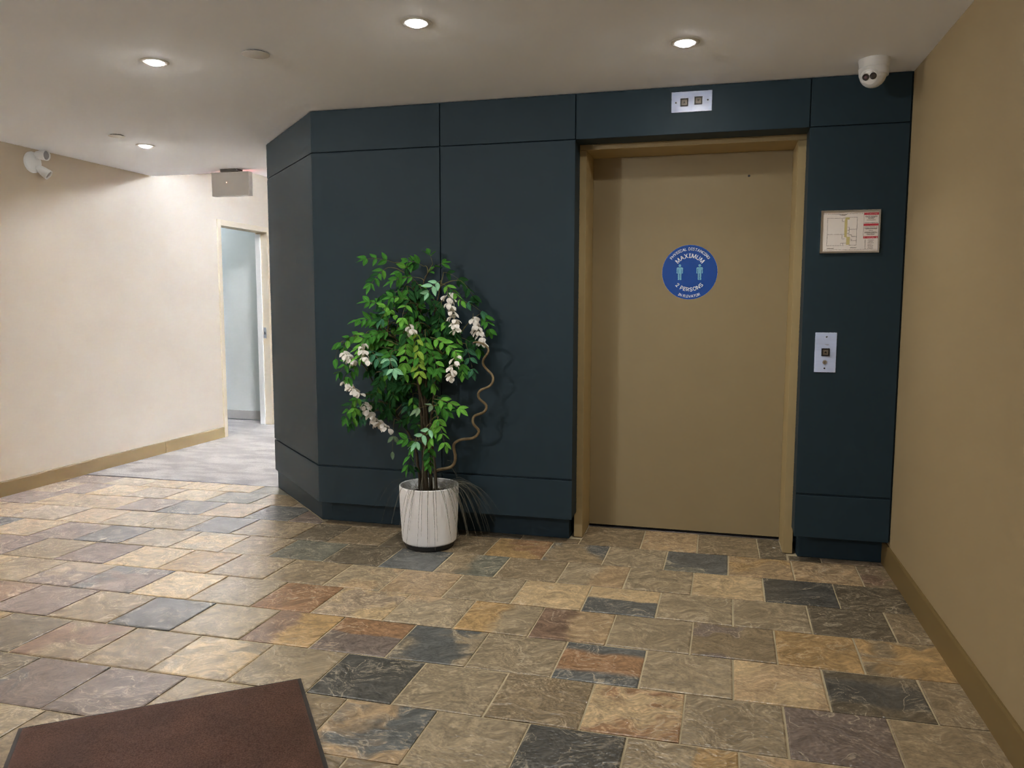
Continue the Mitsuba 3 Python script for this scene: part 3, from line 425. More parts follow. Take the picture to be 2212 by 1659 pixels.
key = 'entrance_light'; tag(key, 'white globe ceiling lamp by the entrance behind the viewer', 'ceiling light')
scene[key + '__base'] = ply(lathe([(0.0, -0.03), (0.07, -0.03), (0.08, 0.0), (0.0, 0.0)], 32, (-3.1, -5.2, ZC)), 'off_white_enamel', 35)
scene[key + '__globe'] = {**ply(trimesh.creation.icosphere(3, 0.10).apply_translation((-3.1, -5.2, ZC - 0.125)), 'lens_white', True), 'emitter': emit(ENTRY)}
# round cover discs on the ceiling
for (x, y), lab in zip(((-1.955, -0.97), (-3.763, 0.262)), ('white round ceiling cover disc right of the left downlight', 'small far round ceiling cover disc left of the far downlight')):
    key = free('sprinkler_cover')
    tag(key, lab, 'ceiling disc', 'flat round covers on the ceiling')
    R = 0.058 if y < 0 else 0.05
    scene[key + '__plate'] = ply(lathe([(0.0, -0.010), (R * 0.9, -0.010), (R, -0.0085), (R, -0.006), (R * 0.82, -0.0055), (0.0, -0.0055)], 40, (x, y, ZC)), 'off_white_enamel', 35)
    scene[key + '__collar'] = ply(lathe([(0.0, -0.0055), (R * 0.8, -0.0055), (R * 0.8, 0.0), (0.0, 0.0)], 32, (x, y, ZC)), 'dark_grey_metal', 35)

# ------------------------------------------------------------------ turret camera
key = 'security_camera'; tag(key, 'white dome security camera on the ceiling in the right corner', 'security camera')
cx, cy = 0.655, -0.215
scene[key + '__base'] = ply(lathe([(0.0, -0.045), (0.052, -0.045), (0.060, -0.038), (0.066, -0.006), (0.066, 0.0), (0.0, 0.0)], 48, (cx, cy, ZC)), 'white_plastic', 30)
bc = np.array([cx - 0.004, cy - 0.006, ZC - 0.066]); look = np.array([-0.42, -0.80, -0.42]); look /= np.linalg.norm(look)
ball = []
R = 0.056
for a in np.linspace(0, math.pi, 25): ball.append((R * math.sin(a), -R * math.cos(a)))
cut = R * 0.80
prof = [(r, z) for r, z in ball if z < cut]; prof += [(math.sqrt(R * R - cut * cut), cut), (math.sqrt(R * R - cut * cut) - 0.003, cut + 0.002), (0.0, cut + 0.002)]
scene[key + '__ball'] = ply(frame_to(lathe(prof, 44), look, bc), 'white_plastic', 30)
shell = [(R + 0.008, -0.005)] + [((R + 0.008) * math.sin(a), 0.008 + (R + 0.006) * math.cos(a) * 0.0) for a in ()]
hood = lathe([(0.054, 0.0), (0.063, 0.0), (0.061, -0.030), (0.052, -0.030)], 44); scene[key + '__collar'] = ply(hood.apply_translation((cx, cy, ZC - 0.040)), 'white_plastic', 30)
side = np.cross(look, (0, 0, 1)); side /= np.linalg.norm(side)
for s, nm, rr, mat in ((-1, 'infrared_lamp', 0.0145, 'smoked_lens'), (1, 'lens', 0.0145, 'smoked_lens')):
    p = bc + look * (cut + 0.0015) + side * (0.0155 * s) + np.cross(side, look) * 0.003
    kk = key + '__' + nm
    scene[kk] = ply(frame_to(lathe([(0.0, 0.0), (rr, 0.0), (rr, 0.002), (rr - 0.002, 0.0032), (0.0, 0.0026)], 28), look, p), mat, 30)
    if nm == 'lens': scene[kk + '__glass'] = ply(frame_to(lathe([(0.0, 0.0026), (0.0065, 0.0026), (0.006, 0.0045), (0.003, 0.0058), (0.0, 0.006)], 24), look, p), plain('lens_glass', rgb(92, 62, 74), 0.08, 0.8), 40)

# ------------------------------------------------------------------ emergency lamp heads on the left wall
key = 'emergency_light'; tag(key, 'white twin-head emergency light on a round plate high on the left wall', 'emergency light')
ec = np.array([XL, 0.475, 2.295])
scene[key + '__back_plate'] = ply(frame_to(lathe([(0.0, 0.0), (0.074, 0.0), (0.074, 0.004), (0.066, 0.012), (0.030, 0.018), (0.0, 0.019)], 40), (1, 0, 0), ec), 'white_plastic', 35)
for zz in (-0.045, 0.047):
    k = free(key + '__screw'); scene[k] = ply(frame_to(lathe([(0, 0), (0.006, 0), (0.005, 0.003), (0, 0.003)], 12), (1, 0, 0), ec + np.array([0.011, -0.012, zz])), 'dark_grey_metal', 35)
for i, (p, d) in enumerate(((np.array([0.060, 0.030, 0.052]), (0.98, 0.10, -0.10)), (np.array([0.050, 0.050, -0.062]), (0.70, 0.38, -0.60)))):
    k = free(key + '__lamp_head')
    hd = lathe([(0.0, -0.055), (0.014, -0.055), (0.024, -0.045), (0.031, -0.015), (0.036, 0.028), (0.036, 0.034), (0.032, 0.034), (0.030, 0.022), (0.0, 0.016)], 32)
    scene[k] = ply(frame_to(hd, d, ec + p), 'white_plastic', 30)
    scene[k + '__lens'] = ply(frame_to(lathe([(0.0, 0.018), (0.030, 0.024), (0.0300, 0.026), (0.0, 0.029)], 28), d, ec + p), 'lamp_lens' if 'lamp_lens' in scene else plain('lamp_lens', rgb(120, 118, 118), 0.15, 0.6), 35)
    scene[k + '__arm'] = ply(tube(spline([ec + (0.012, 0.012 * (1 if i else 1), p[2] * 0.45), ec + p * (0.6, 0.5, 0.9), ec + p - np.array(d) * 0.045], 8), 0.008, 10), 'white_plastic', 40)

# ------------------------------------------------------------------ exit sign, seen from behind
key = 'exit_sign'; tag(key, 'grey box exit sign hanging from the ceiling edge at the corridor', 'exit sign')
ex0, ex1, ey0, ey1, ez0, ez1 = -3.975, -3.632, 1.53, 1.585, 2.178, 2.368
scene[key + '__housing'] = ply(cbx(ex0, ex1, ey0, ey1, ez0, ez1, 0.003), 'grey_sheet_metal')
scene[key + '__canopy'] = ply(cbx(-3.885, -3.73, 1.52, 1.60, ez1 - 0.001, ZC, 0.003), 'dark_grey_metal')
scene[key + '__indicator_lamp'] = {**ply(trimesh.creation.icosphere(2, 0.0045).apply_translation((-3.835, ey0 - 0.001, 2.285)), 'lens_white'), 'emitter': emit((3.0, 1.2, 0.7))}
txt = meshkit.text_mesh('EXIT', 0.095, 0.002, bold=True); w = txt.bounds[1][0] - txt.bounds[0][0]
txt.apply_translation((-txt.bounds[0][0] - w / 2, -0.047, 0)); M = np.array([[-1, 0, 0, (ex0 + ex1) / 2], [0, 0, 1, ey1], [0, 1, 0, (ez0 + ez1) / 2], [0, 0, 0, 1.0]]); txt.apply_transform(M)
if np.linalg.det(M[:3, :3]) < 0: txt.invert()
scene[key + '__lettering'] = {**ply(txt, 'lens_white'), 'emitter': emit((7.0, 0.5, 0.4))}

# ------------------------------------------------------------------ floor indicator above the elevator
def screw(key, x, z, y0, r=0.0038):
    k = free(key + '__screw'); scene[k] = ply(frame_to(lathe([(0, 0), (r, 0), (r * 0.8, 0.0016), (0, 0.0016)], 12), (0, -1, 0), (x, y0, z)), 'black_plastic', 35)
key = 'direction_indicator'; tag(key, 'blue-filmed steel plate with two direction lamps above the elevator', 'elevator indicator')
scene[key + '__plate'] = ply(cbx(-0.237, -0.040, -0.004, 0.0, 2.262, 2.361, 0.001), 'filmed_steel')
def window_button(key, name, x, z, s, y0, arrow):
    k = free(key + '__' + name)
    out = sbox(x - s / 2, z - s / 2, x + s / 2, z + s / 2).buffer(0.002); inn = sbox(x - s / 2 + 0.004, z - s / 2 + 0.004, x + s / 2 - 0.004, z + s / 2 - 0.004)
    m = trimesh.creation.extrude_polygon(out.difference(inn), 0.003); m.apply_transform(np.array([[1, 0, 0, 0], [0, 0, -1, y0], [0, 1, 0, 0], [0, 0, 0, 1.0]]))
    scene[k] = ply(m, 'black_plastic')
    scene[k + '__face'] = ply(cbx(x - s / 2 + 0.004, x + s / 2 - 0.004, y0 - 0.002, y0, z - s / 2 + 0.004, z + s / 2 - 0.004, 0.0008), 'brushed_button')
    if arrow is not None:
        t = trimesh.creation.extrude_polygon(Polygon(arrow), 0.0006); t.apply_transform(np.array([[1, 0, 0, x], [0, 0, -1, y0 - 0.002], [0, 1, 0, z], [0, 0, 0, 1.0]])); scene[k + '__arrow'] = ply(t, 'black_plastic')
up = np.array([(-0.006, -0.005), (0.006, -0.005), (0.0, 0.006)]); dn = up * (1, -1)
window_button(key, 'lamp_window', -0.174, 2.309, 0.034, -0.004, up * 1.15)
window_button(key, 'lamp_window', -0.106, 2.314, 0.034, -0.004, dn[::-1] * 1.15)
screw(key, -0.215, 2.309, -0.004); screw(key, -0.061, 2.315, -0.004)

# call station
key = 'call_station'; tag(key, 'blue-filmed steel elevator call plate with one square button right of the door', 'elevator button')
scene[key + '__plate'] = ply(cbx(0.482, 0.5815, -0.004, 0.0, 0.979, 1.1745, 0.001), 'filmed_steel')
window_button(key, 'call_button', 0.532, 1.078, 0.034, -0.004, up)
k = key + '__key_switch'; scene[k] = ply(frame_to(lathe([(0, 0), (0.0105, 0), (0.0105, 0.003), (0.009, 0.0045), (0.0, 0.0045)], 24), (0, -1, 0), (0.5305, -0.004, 1.029)), 'chrome', 30)
scene[k + '__slot'] = ply(cbx(0.5295, 0.5315, -0.0090, -0.0084, 1.023, 1.035, 0.0002), 'black_plastic')
scene[key + '__cover_tab'] = ply(cbx(0.529, 0.545, -0.0052, -0.004, 1.1135, 1.1155, 0.0003), 'brushed_button')
screw(key, 0.5345, 1.153, -0.004); screw(key, 0.530, 0.999, -0.004)

# ------------------------------------------------------------------ evacuation plan
key = 'evacuation_plan'; tag(key, 'framed evacuation floor plan with red headings right of the elevator', 'framed plan')
x0, x1, z0, z1 = 0.485, 0.750, 1.558, 1.760
pf = sbox(x0, z0, x1, z1).difference(sbox(x0 + 0.008, z0 + 0.008, x1 - 0.008, z1 - 0.008))
def wallx(poly, d, y): # polygon in (x, z) pushed out of the wall by d in front of y
    m = trimesh.creation.extrude_polygon(poly, d); m.apply_transform(np.array([[1, 0, 0, 0], [0, 0, -1, y], [0, 1, 0, 0], [0, 0, 0, 1.0]])); return m
scene[key + '__frame'] = ply(wallx(pf, 0.014, 0.0), 'chrome')
scene[key + '__sheet'] = ply(cbx(x0 + 0.006, x1 - 0.006, -0.009, 0.0, z0 + 0.006, z1 - 0.006, 0.0005), plain('plan_paper', rgb(232, 224, 216), 0.35, 0.5))
W_, H_ = x1 - x0, z1 - z0
def u(px, py): # pixel of the close-up (2143 x 1659) to the sheet: fractions of the frame
    ax = (px - (200 - (py - 210) * 0.045)) / 1770.0; az = (py - (205 - (px - 200) * 0.012)) / 1290.0
    return x0 + ax * W_, z1 - az * H_
def bars(rects, mat, name, lab=None):
    ms = []
    for a, b, c, d in rects:
        xa, xb = u(a, (b + d) / 2)[0], u(c, (b + d) / 2)[0]; za, zb = u((a + c) / 2, b)[1], u((a + c) / 2, d)[1]; ms.append(wallx(sbox(min(xa, xb), min(za, zb), max(xa, xb), max(za, zb)), 0.0004, -0.009))
    scene[key + '__' + name] = ply(cat(*ms), mat)
    if lab: tag(key + '__' + name, lab)
t = 9
ln = [(380, 430, 920, 430 + t), (1040, 410, 1280, 410 + t), (372, 430, 372 + t, 1270), (1255, 410, 1255 + t, 1250), (350, 1262, 870, 1262 + t), (1010, 1245, 1240, 1245 + t), (365, 920, 890, 920 + t),
      (830, 430, 830 + t, 535), (830, 530, 900, 530 + t), (980, 705, 1040, 715), (1030, 705, 1040, 900), (980, 800, 1030, 810), (960, 895, 1040, 905), (1040, 765, 1255, 777), (815, 940, 825, 1060), (815, 1055, 890, 1065),
      (1000, 935, 1110, 950), (1100, 950, 1112, 985), (1110, 985, 1245, 997), (1060, 1068, 1110, 1078), (1100, 1068, 1110, 1115), (1070, 1110, 1240, 1122), (770, 1185, 940, 1195), (770, 1185, 780, 1250), (840, 1195, 850, 1250),
      (260, 300, 1450, 308), (215, 1385, 1880, 1393), (1460, 300, 1466, 960)]
bars(ln, plain('plan_line', rgb(116, 104, 98), 0.6), 'plan_lines')
bars([(895, 480, 975, 1010), (925, 410, 1050, 480), (945, 1000, 1050, 1240)], plain('plan_yellow', rgb(190, 176, 118), 0.6), 'escape_route', 'yellow escape route')
plain('plan_red', rgb(176, 52, 66), 0.5)
for i_, r_ in enumerate([(1480, 275, 1925, 345), (1465, 605, 1920, 672), (1450, 985, 1880, 1050)]):
    bars([r_], 'plan_red', 'heading' + (f'_{i_:03d}' if i_ else ''), ('top red heading bar', 'middle red heading bar', 'bottom red heading bar')[i_])
tx = [(740, 322, 975, 336), (765, 340, 945, 354), (360, 1340, 565, 1358), (1060, 1325, 1240, 1343)]
for a, b, z in [(1510, 1880, 372), (1515, 1870, 396), (1590, 1790, 424), (1600, 1760, 448), (1550, 1810, 492), (1480, 1875, 572), (1480, 1880, 700), (1480, 1870, 740), (1520, 1850, 758), (1610, 1740, 808), (1500, 1840, 852), (1480, 1870, 872), (1530, 1800, 905), (1560, 1780, 928)]: tx.append((a, z, b, z + 14))
for i, wd in enumerate((180, 160, 175, 130, 165, 150, 155)): tx += [(1580, 1095 + i * 41, 1580 + wd, 1108 + i * 41), (1490, 1095 + i * 41, 1520, 1112 + i * 41)]
bars(tx, 'plan_line', 'text_lines'); tag(key + '__text_lines', 'small unreadable text lines', kind='stuff')
bars([(1480, 1003, 1510, 1030), (1830, 1003, 1860, 1030)] + [(1560 + 38 * i, 1012, 1582 + 38 * i, 1026) for i in range(6)] + [(1560 + 44 * i, 300, 1590 + 44 * i, 318) for i in range(7)], 'plan_paper', 'heading_marks'); tag(key + '__heading_marks', kind='stuff'); tag(key + '__plan_lines', kind='stuff')

# ------------------------------------------------------------------ sticker on the elevator door
key = 'door_sticker'; tag(key, 'round blue physical distancing sticker on the elevator door', 'sticker')
sx, sz, sr = -0.141, 1.490, 0.1515
def disc(r, y, d=0.0006):
    m = trimesh.creation.cylinder(r, d, sections=72); m.apply_transform(np.array([[1, 0, 0, sx], [0, 0, 1, y - d / 2], [0, -1, 0, sz], [0, 0, 0, 1.0]])); return m
scene[key + '__rim'] = ply(disc(sr, YD), plain('sticker_rim', rgb(130, 150, 200), 0.4, 0.4))
scene[key + '__disc'] = ply(disc(sr - 0.0012, YD - 0.0006), plain('sticker_blue', rgb(22, 68, 150), 0.4, 0.4))
plain('sticker_white', rgb(244, 246, 250), 0.4, 0.4); plain('sticker_figure', rgb(126, 186, 212), 0.4, 0.4)
def arc_text(s, r, h, span, top, bold=True):
    """letters along a circle of radius r (of their base line), centred, spread over span degrees"""
    ms = [meshkit.text_mesh(c, h, 0.0004, bold=bold) if c != ' ' else None for c in s]
    wd = [(m.bounds[1][0] - m.bounds[0][0]) if m is not None else h * 0.45 for m in ms]
    gaps = (math.radians(span) * (r + (h * 0.5 if top else -h * 0.5)) - sum(wd)) / (len(s) - 1); out = []; pos = 0
    tot = sum(wd) + gaps * (len(s) - 1)
    for m, w in zip(ms, wd):
        if m is not None:
            th = (pos + w / 2 - tot / 2) / (r + (h * 0.5 if top else -h * 0.5))
            m.apply_translation((-m.bounds[0][0] - w / 2, 0, 0))
            if top: a = -th; px, pz = r * math.sin(th), r * math.cos(th)
            else: a = th; px, pz = r * math.sin(th), -r * math.cos(th)
            m.apply_transform(trimesh.transformations.rotation_matrix(a, (0, 0, 1))); m.apply_translation((px, pz, 0)); out.append(m)
        pos += w + gaps
    m = cat(*out); m.apply_transform(np.array([[1, 0, 0, sx], [0, 0, -1, YD - 0.0012], [0, 1, 0, sz], [0, 0, 0, 1.0]])); return m
k_ = sr / 622.0     # metres per pixel of the close-up
for txt_, m_ in (('PHYSICAL DISTANCING', arc_text('PHYSICAL DISTANCING', 497 * k_, 62 * k_, 109, True)), ('MAXIMUM', arc_text('MAXIMUM', 328 * k_, 94 * k_, 106, True)),
                 ('2 PERSONS', arc_text('2 PERSONS', 436 * k_, 86 * k_, 94, False)), ('IN ELEVATOR', arc_text('IN ELEVATOR', 578 * k_, 58 * k_, 52, False))):
    tag(add(key + '__lettering', m_, 'sticker_white'), 'white lettering ' + txt_)
def figure(cx):
    g = shapely.geometry.Point(cx, 152).buffer(30)
    body = sbox(cx - 70, 0, cx + 72, 112).buffer(-24).buffer(24).union(sbox(cx - 70, -28, cx - 46, 80)).union(sbox(cx + 48, -28, cx + 72, 80))
    body = body.difference(sbox(cx - 48, -200, cx - 38, 70)).difference(sbox(cx + 40, -200, cx + 50, 70)).difference(sbox(cx - 46, -40, cx + 48, 0))
    legs = sbox(cx - 38, -178, cx - 6, 20).union(sbox(cx + 6, -178, cx + 40, 20)).union(sbox(cx - 38, -30, cx + 40, 40))
    G = shapely.affinity.scale(shapely.union_all([g, body, legs]).buffer(-2).buffer(2), k_, k_, origin=(0, 0))
    ms = [trimesh.creation.extrude_polygon(p_, 0.0004) for p_ in getattr(G, 'geoms', [G])]
    m = cat(*ms); m.apply_transform(np.array([[1, 0, 0, sx], [0, 0, -1, YD - 0.0012], [0, 1, 0, sz], [0, 0, 0, 1.0]])); return m
import shapely.affinity
for cx_ in (-222, 222):
    scene[free(key + '__person_symbol')] = ply(figure(cx_), 'sticker_figure')
tag(key + '__person_symbol', 'left light blue person symbol'); tag(key + '__person_symbol_001', 'right light blue person symbol')

# ------------------------------------------------------------------ floor mat
key = 'floor_mat'; tag(key, 'dark brown entrance mat with a black rubber edge lying at an angle', 'floor mat')
p0, p1, p2 = np.array([-1.364, -1.743]), np.array([-2.036, -2.255]), np.array([-1.048, -2.198])
e1 = (p1 - p0); wlen = np.linalg.norm(e1); e1 = e1 / wlen; e2 = np.array([-e1[1], e1[0]])
if e2 @ (p2 - p0) < 0: e2 = -e2
def matpoly(inset, l=1.5): return Polygon([p0 + e1 * inset + e2 * inset, p0 + e1 * (wlen - inset) + e2 * inset, p0 + e1 * (wlen - inset) + e2 * (l - inset), p0 + e1 * inset + e2 * (l - inset)])
rub = trimesh.creation.extrude_polygon(matpoly(0.0).buffer(0), 0.004); rub.apply_translation((0, 0, 0.0012)); scene[key + '__rubber_edge'] = ply(rub, 'mat_rubber')
pil = trimesh.creation.extrude_polygon(matpoly(0.017).buffer(0.004), 0.006); pil.apply_translation((0, 0, 0.0035)); scene[key + '__pile'] = ply(pil, 'mat_pile')
tag(key + '__rubber_edge', 'black rubber edge')

# ------------------------------------------------------------------ planter
PX, PY = -1.472, -0.185
key = 'planter'; tag(key, 'white cylindrical planter on a black base in front of the dark panels', 'planter')
ro = 0.161
scene[key + '__pot'] = ply(lathe([(0.0, 0.030), (0.138, 0.030), (0.146, 0.038), (0.148, 0.05), (ro - 0.004, 0.20), (ro, 0.336), (ro - 0.003, 0.339), (ro - 0.008, 0.336), (ro - 0.012, 0.20), (0.10, 0.15), (0.0, 0.15)], 72, (PX, PY, 0)), 'pot_white' if 'pot_white' in scene else plain('pot_white', rgb(250, 250, 250), 0.3, 0.5), 30)
scene[key + '__base'] = ply(lathe([(0.0, 0.0012), (0.126, 0.0012), (0.132, 0.006), (0.140, 0.030), (0.0, 0.030)], 56, (PX, PY, 0)), 'black_plastic', 30); tag(key + '__base', 'black base')
sg = np.linspace(-1, 1, 15); V = []; 
soil = trimesh.creation.icosphere(3, 0.148); soil.vertices[:, 2] *= 0.16; nz = meshkit.fbm(soil.vertices * 40, 3); soil.vertices += soil.vertices / 0.148 * (nz[:, None] - 0.5) * 0.02; soil.vertices[:, 2] += (nz - 0.5) * 0.025
soil.apply_translation((PX, PY, 0.270)); scene[key + '__soil'] = ply(soil, plain('soil', rgb(40, 34, 28), 0.95, 0.1), True); tag(key + '__soil', 'dark soil and moss filling')

# ------------------------------------------------------------------ the artificial wisteria
key = 'wisteria_tree'; tag(key, 'artificial wisteria with green leaves, white blossom and a twisted vine in the white planter', 'plant')
def leafbsdf(name, c, c2, tr=0.25):
    c, c2 = rgb(*c), rgb(*c2)
    def fn(p, n, uv):
        d = dr.abs(uv.y - 0.5) * 2
        rib = smoothstep(0.10, 0.03, d)
        side = smoothstep(0.55, 0.95, dr.cos((uv.x * 9 - d * 1.6) * 6.283)) * 0.25
        k = noise(p.x * 60, p.y * 60, p.z * 60)
        return mix(c, c2, dr.clip(rib * 0.8 + side, 0, 1)) * (0.8 + 0.4 * k)
    scene[name] = {'type': 'principledthin', 'base_color': proc(fn), 'roughness': 0.34, 'diff_trans': tr, 'spec_trans': 0.0, 'eta': 1.45}
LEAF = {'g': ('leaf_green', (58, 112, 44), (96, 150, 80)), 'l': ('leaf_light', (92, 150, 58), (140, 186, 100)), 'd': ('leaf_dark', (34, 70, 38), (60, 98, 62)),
        't': ('leaf_teal', (56, 104, 76), (112, 156, 126)), 'y': ('leaf_yellow', (118, 150, 58), (160, 186, 100)), 'm': ('leaf_mint', (132, 186, 146), (186, 222, 196)), 's': ('leaf_sage', (104, 128, 100), (150, 168, 140))}
for nm, a, b in LEAF.values(): leafbsdf(nm, a, b)
def leaf_shape(seed):
    """a pointed oval leaf along +x, folded at the midrib, 1 long"""
    r = np.random.default_rng(seed); n = 7; V, uv = [], []
    curl, fold = r.uniform(0.10, 0.30), r.uniform(0.10, 0.22)
    for i in range(n):
        s = i / (n - 1); w = 0.25 * math.sin(math.pi * s ** 0.82) ** 0.85 * (1 - 0.12 * s) + 0.004
        for k in (-1, -0.5, 0, 0.5, 1):
            V.append((s, k * w, fold * abs(k) * w * 1.6 - curl * s * s * 0.6 + 0.02 * math.sin(s * 9 + k))); uv.append((s, 0.5 + 0.5 * k))
    F = []
    for i in range(n - 1):
        for k in range(4):
            a = i * 5 + k; F += [(a, a + 5, a + 6), (a, a + 6, a + 1)]
    return trimesh.Trimesh(V, F, process=False), np.array(uv)
SHAPES = [leaf_shape(s) for s in range(3)]
PROTO = {c: [ply(m, v[0], True, uv=uv) for m, uv in SHAPES] for c, v in LEAF.items()}
def leaf_frame(p, d, nrm, L, wide):
    d = d / np.linalg.norm(d); nrm = nrm - d * (nrm @ d); nrm /= np.linalg.norm(nrm) + 1e-9; s = np.cross(nrm, d)
    M = np.eye(4); M[:3, 0], M[:3, 1], M[:3, 2], M[:3, 3] = d * L, s * L * wide, nrm * L, p; return M
VIEW = np.array(CAM_POS)
leaves, rachis = [], []
def spray(base, tip, n, c, r):
    base, tip = np.array(base), np.array(tip); ln = np.linalg.norm(tip - base)
    mid = (base + tip) / 2 + np.array([0, -0.01, 0.10 * ln + 0.008])
    P = np.array([(1 - t) ** 2 * base + 2 * t * (1 - t) * mid + t * t * tip for t in np.linspace(0, 1, 2 * n + 3)])
    rachis.append(tube(P[::max(1, n // 2)] if len(P) > 6 else P, np.linspace(0.0017, 0.0009, len(P[::max(1, n // 2)] if len(P) > 6 else P)), 5))
    for i in range(n):
        t = 0.25 + 0.68 * i / max(n - 1, 1) if n > 1 else 0.6
        q = (1 - t) ** 2 * base + 2 * t * (1 - t) * mid + t * t * tip; d = 2 * (1 - t) * (mid - base) + 2 * t * (tip - mid); d /= np.linalg.norm(d)
        face = 0.55 * (VIEW - q) / np.linalg.norm(VIEW - q) + np.array([0, 0, 0.62]) + r.normal(0, 0.28, 3)
        s = np.cross(d, face); s /= np.linalg.norm(s) + 1e-9
        for sg in (1, -1):
            ld = 0.62 * d + sg * 0.80 * s + np.array([0, 0, -0.22]) + r.normal(0, 0.14, 3)
            leaves.append((leaf_frame(q, ld, face + r.normal(0, 0.2, 3), r.uniform(0.048, 0.064), r.uniform(0.85, 1.05)), c if r.random() < 0.85 else r.choice(list('gld'))))
    d = tip - mid; leaves.append((leaf_frame(tip, d / np.linalg.norm(d) + np.array([0, 0, -0.1]), np.array([0, -0.6, 0.6]) + r.normal(0, 0.2, 3), r.uniform(0.046, 0.058), 0.95), c))
rr = np.random.default_rng(21)
for b, t_, n, c in SPRAYS: spray(b, t_, n, c, rr)
nfront = len(leaves)
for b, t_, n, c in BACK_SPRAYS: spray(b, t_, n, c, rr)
# the 300 leaves nearest to the viewer are parts of their own, the rest one part
dist = [np.linalg.norm(M[:3, 3] - VIEW) for M, c in leaves]
first = set(list(np.argsort(dist[:nfront]))[:300])
rest = {}
for i, (M, c) in enumerate(leaves):
    if i in first:
        scene[free(key + '__leaf')] = {**PROTO[c][i % 3], 'to_world': T(M.tolist())}
    else:
        m, uv = SHAPES[i % 3]; m = m.copy(); m.apply_transform(M); rest.setdefault(c, []).append((m, uv))
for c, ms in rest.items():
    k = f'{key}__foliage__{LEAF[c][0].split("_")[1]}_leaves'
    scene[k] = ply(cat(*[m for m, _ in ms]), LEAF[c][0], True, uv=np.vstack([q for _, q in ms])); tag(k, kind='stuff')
tag(key + '__foliage', kind='stuff')
# stems
def _bark(p, n, uv):
    k = fbm(p.x * 60, p.y * 60, p.z * 14, octaves=3); return mix(rgb(28, 25, 19), rgb(72, 62, 46), k)
scene['bark'] = {'type': 'twosided', 'bsdf': {'type': 'bumpmap', 'tex': proc(lambda p, n, uv: fbm(p.x * 90, p.y * 90, p.z * 22, octaves=3), eps=1e-3), 'scale': 0.004, 'bsdf': {'type': 'principled', 'base_color': proc(_bark), 'roughness': 0.8, 'specular': 0.2}}}
def _vine(p, n, uv):
    k = fbm(p.x * 70, p.y * 70, p.z * 30, octaves=3); return mix(rgb(74, 62, 44), rgb(128, 112, 82), k)
scene['vine_bark'] = {'type': 'twosided', 'bsdf': {'type': 'principled', 'base_color': proc(_vine), 'roughness': 0.6, 'specular': 0.3}}
STEM = plain('leaf_stalk', rgb(88, 84, 52), 0.6, 0.3)
pts_all = []
for i, tr in enumerate(TRUNKS):
    P = spline([[PX + (tr[0][0] - PX) * 0.8, PY + (tr[0][1] - PY) * 0.4, 0.26]] + tr, 26)
    wob = (meshkit.noise(np.c_[P[:, 2] * 16, np.full(len(P), i * 7.3), np.zeros(len(P))]) - 0.5) * 0.014; P[:, 0] += wob
    scene[free(key + '__trunk')] = ply(tube(P, np.linspace((0.013, 0.012, 0.010, 0.010, 0.009, 0.009)[i], 0.0032, len(P)), 9), 'bark', 50); pts_all.append(P)
PA = np.vstack(pts_all)
tw = []
for b, t_, n, c in SPRAYS + BACK_SPRAYS:
    b = np.array(b); cand = PA[(PA[:, 2] < b[2] - 0.02)] if (PA[:, 2] < b[2] - 0.02).any() else PA
    q = cand[np.argmin(np.linalg.norm((cand - b) * (1, 1, 0.8), axis=1))]
    m = (q + b) / 2 + np.array([0, 0, 0.25 * np.linalg.norm(b - q)]) + rr.normal(0, 0.008, 3)
    P = np.array([(1 - s) ** 2 * q + 2 * s * (1 - s) * m + s * s * b for s in np.linspace(0, 1, 7)]); tw.append(tube(P, np.linspace(0.0032, 0.0017, 7), 6))
scene[key + '__twigs'] = ply(cat(*tw), 'leaf_stalk', 50); tag(key + '__twigs', 'thin brown twigs', kind='stuff')
scene[key + '__leaf_stalks'] = ply(cat(*rachis), 'leaf_stalk', 50); tag(key + '__leaf_stalks', kind='stuff')
P = spline(VINE, 120); scene[key + '__vine'] = ply(tube(P, np.interp(np.arange(120), (0, 20, 100, 119), (0.005, 0.0062, 0.0078, 0.0085)), 10), 'vine_bark', 60); tag(key + '__vine', 'twisted brown vine curling up in front of the wall')
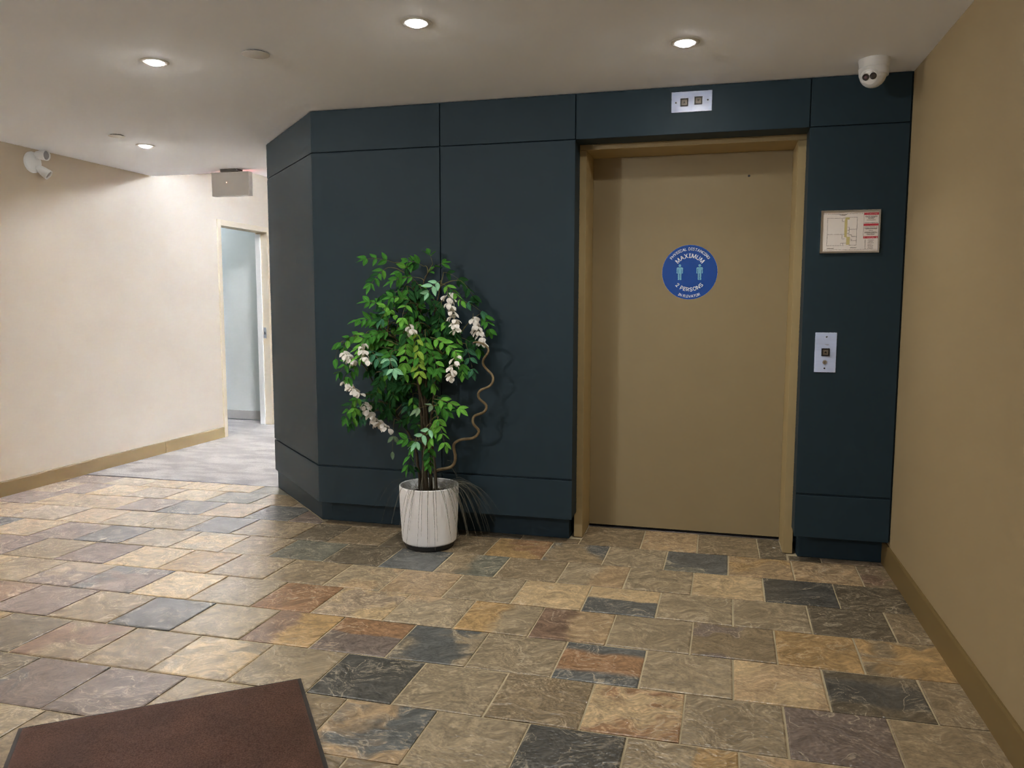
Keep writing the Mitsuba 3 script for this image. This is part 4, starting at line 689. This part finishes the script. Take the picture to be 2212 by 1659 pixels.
# hanging blossom
def _petal(p, n, uv):
    return mix(rgb(232, 226, 216), rgb(250, 247, 242), noise(p.x * 90, p.y * 90, p.z * 90))
scene['petal'] = {'type': 'principledthin', 'base_color': proc(_petal), 'roughness': 0.6, 'diff_trans': 0.5, 'spec_trans': 0.0, 'eta': 1.4}
def petal_shape():
    V, F = [], []; n = 5
    for i in range(n):
        s = i / (n - 1); w = 0.42 * math.sin(math.pi * (0.08 + 0.86 * s)) ** 0.8
        for k in (-1, 0, 1): V.append((s, k * w, 0.28 * abs(k) * w - 0.35 * (s - 0.5) ** 2 + 0.25 * s))
    for i in range(n - 1):
        for k in range(2): a = i * 3 + k; F += [(a, a + 3, a + 4), (a, a + 4, a + 1)]
    return trimesh.Trimesh(V, F, process=False)
PET = petal_shape()
for b, t_, n in FLOWERS:
    b, t_ = np.array(b), np.array(t_); ms = []; n = max(4, int(n * 1.05))
    for i in range(n):
        s = i / (n - 1); q = b + (t_ - b) * s; a0 = i * 2.4; R = 0.024 * (1 - 0.4 * s)
        for j in range(3):
            th = a0 + rr.uniform(-0.5, 0.5) + j * 0.7; o = np.array([math.cos(th), math.sin(th), 0])
            d = o * 0.42 + np.array([0, 0, -0.9]) + rr.normal(0, 0.22, 3)
            m = PET.copy(); m.apply_transform(leaf_frame(q + o * R * rr.uniform(0.2, 0.8), d, o * 0.9 + np.array([0, -0.25, 0.3]) + rr.normal(0, 0.25, 3), rr.uniform(0.027, 0.037), 1.0)); ms.append(m)
    k = free(key + '__flower_cluster'); scene[k] = ply(cat(*ms), 'petal', True)
    scene[k + '__stalk'] = ply(tube(np.array([b + (0, 0.004, 0.02), b, (b + t_) / 2, t_]), 0.0014, 5), 'leaf_stalk', 50)
# ------------------------------------------------------------------ grass tuft in the planter
key = 'grass_tuft'; tag(key, 'dry grey-green grass arching over the rim of the white planter', 'grass', kind='stuff')
ms = []; rg = np.random.default_rng(3)
def blade(ang, reach, drop, h, off, w):
    tr_ = (0.170 - off) / reach
    while tr_ < 1 and 0.295 + h * math.sin(math.pi * 0.95 * tr_) - drop * tr_ ** 3 < 0.346: h += 0.005
    o = np.array([math.cos(ang), math.sin(ang), 0]); p0 = np.array([PX, PY, 0.295]) + o * off
    t = np.linspace(0, 1, 10); P = p0 + o * (reach * t[:, None]) + np.array([0, 0, 1.0]) * (h * np.sin(math.pi * np.minimum(t * 0.95, 1))[:, None] - drop * (t ** 3)[:, None])
    rim = np.hypot(P[:, 0] - PX, P[:, 1] - PY)
    s = np.cross(o, (0, 0, 1)); wd = w * (1 - t ** 3) + 0.0004
    V = np.vstack([P - s * wd[:, None] + (0, 0, 0.0005), P + s * wd[:, None]]); n = len(t); F = []
    for i in range(n - 1): F += [(i, i + 1, n + i + 1), (i, n + i + 1, n + i)]
    return trimesh.Trimesh(V, F, process=False)
for i in range(70):
    a = rg.uniform(0, 2 * math.pi)
    if 0.2 < a < 2.6: a = rg.uniform(-1.2, 0.4)
    if i % 3 == 0: a = rg.uniform(-0.75, 0.35)
    right = math.cos(a) > 0.2
    ms.append(blade(a, rg.uniform(0.17, 0.34 if right else 0.24), rg.uniform(0.08, 0.30), rg.uniform(0.06, 0.10), rg.uniform(0.02, 0.10), rg.uniform(0.0007, 0.0012)))
scene[key] = ply(cat(*ms), plain('dry_grass', rgb(84, 82, 70), 0.7, 0.2), True)
# loose debris on the floor by the elevator
key = 'paper_scrap'; tag(key, 'tiny white scrap lying on the tiles at the right of the elevator sill', 'scrap')
scene[key] = ply(cbx(0.338, 0.352, 0.238, 0.246, 0.0012, 0.003, 0.0005), 'white_plastic')
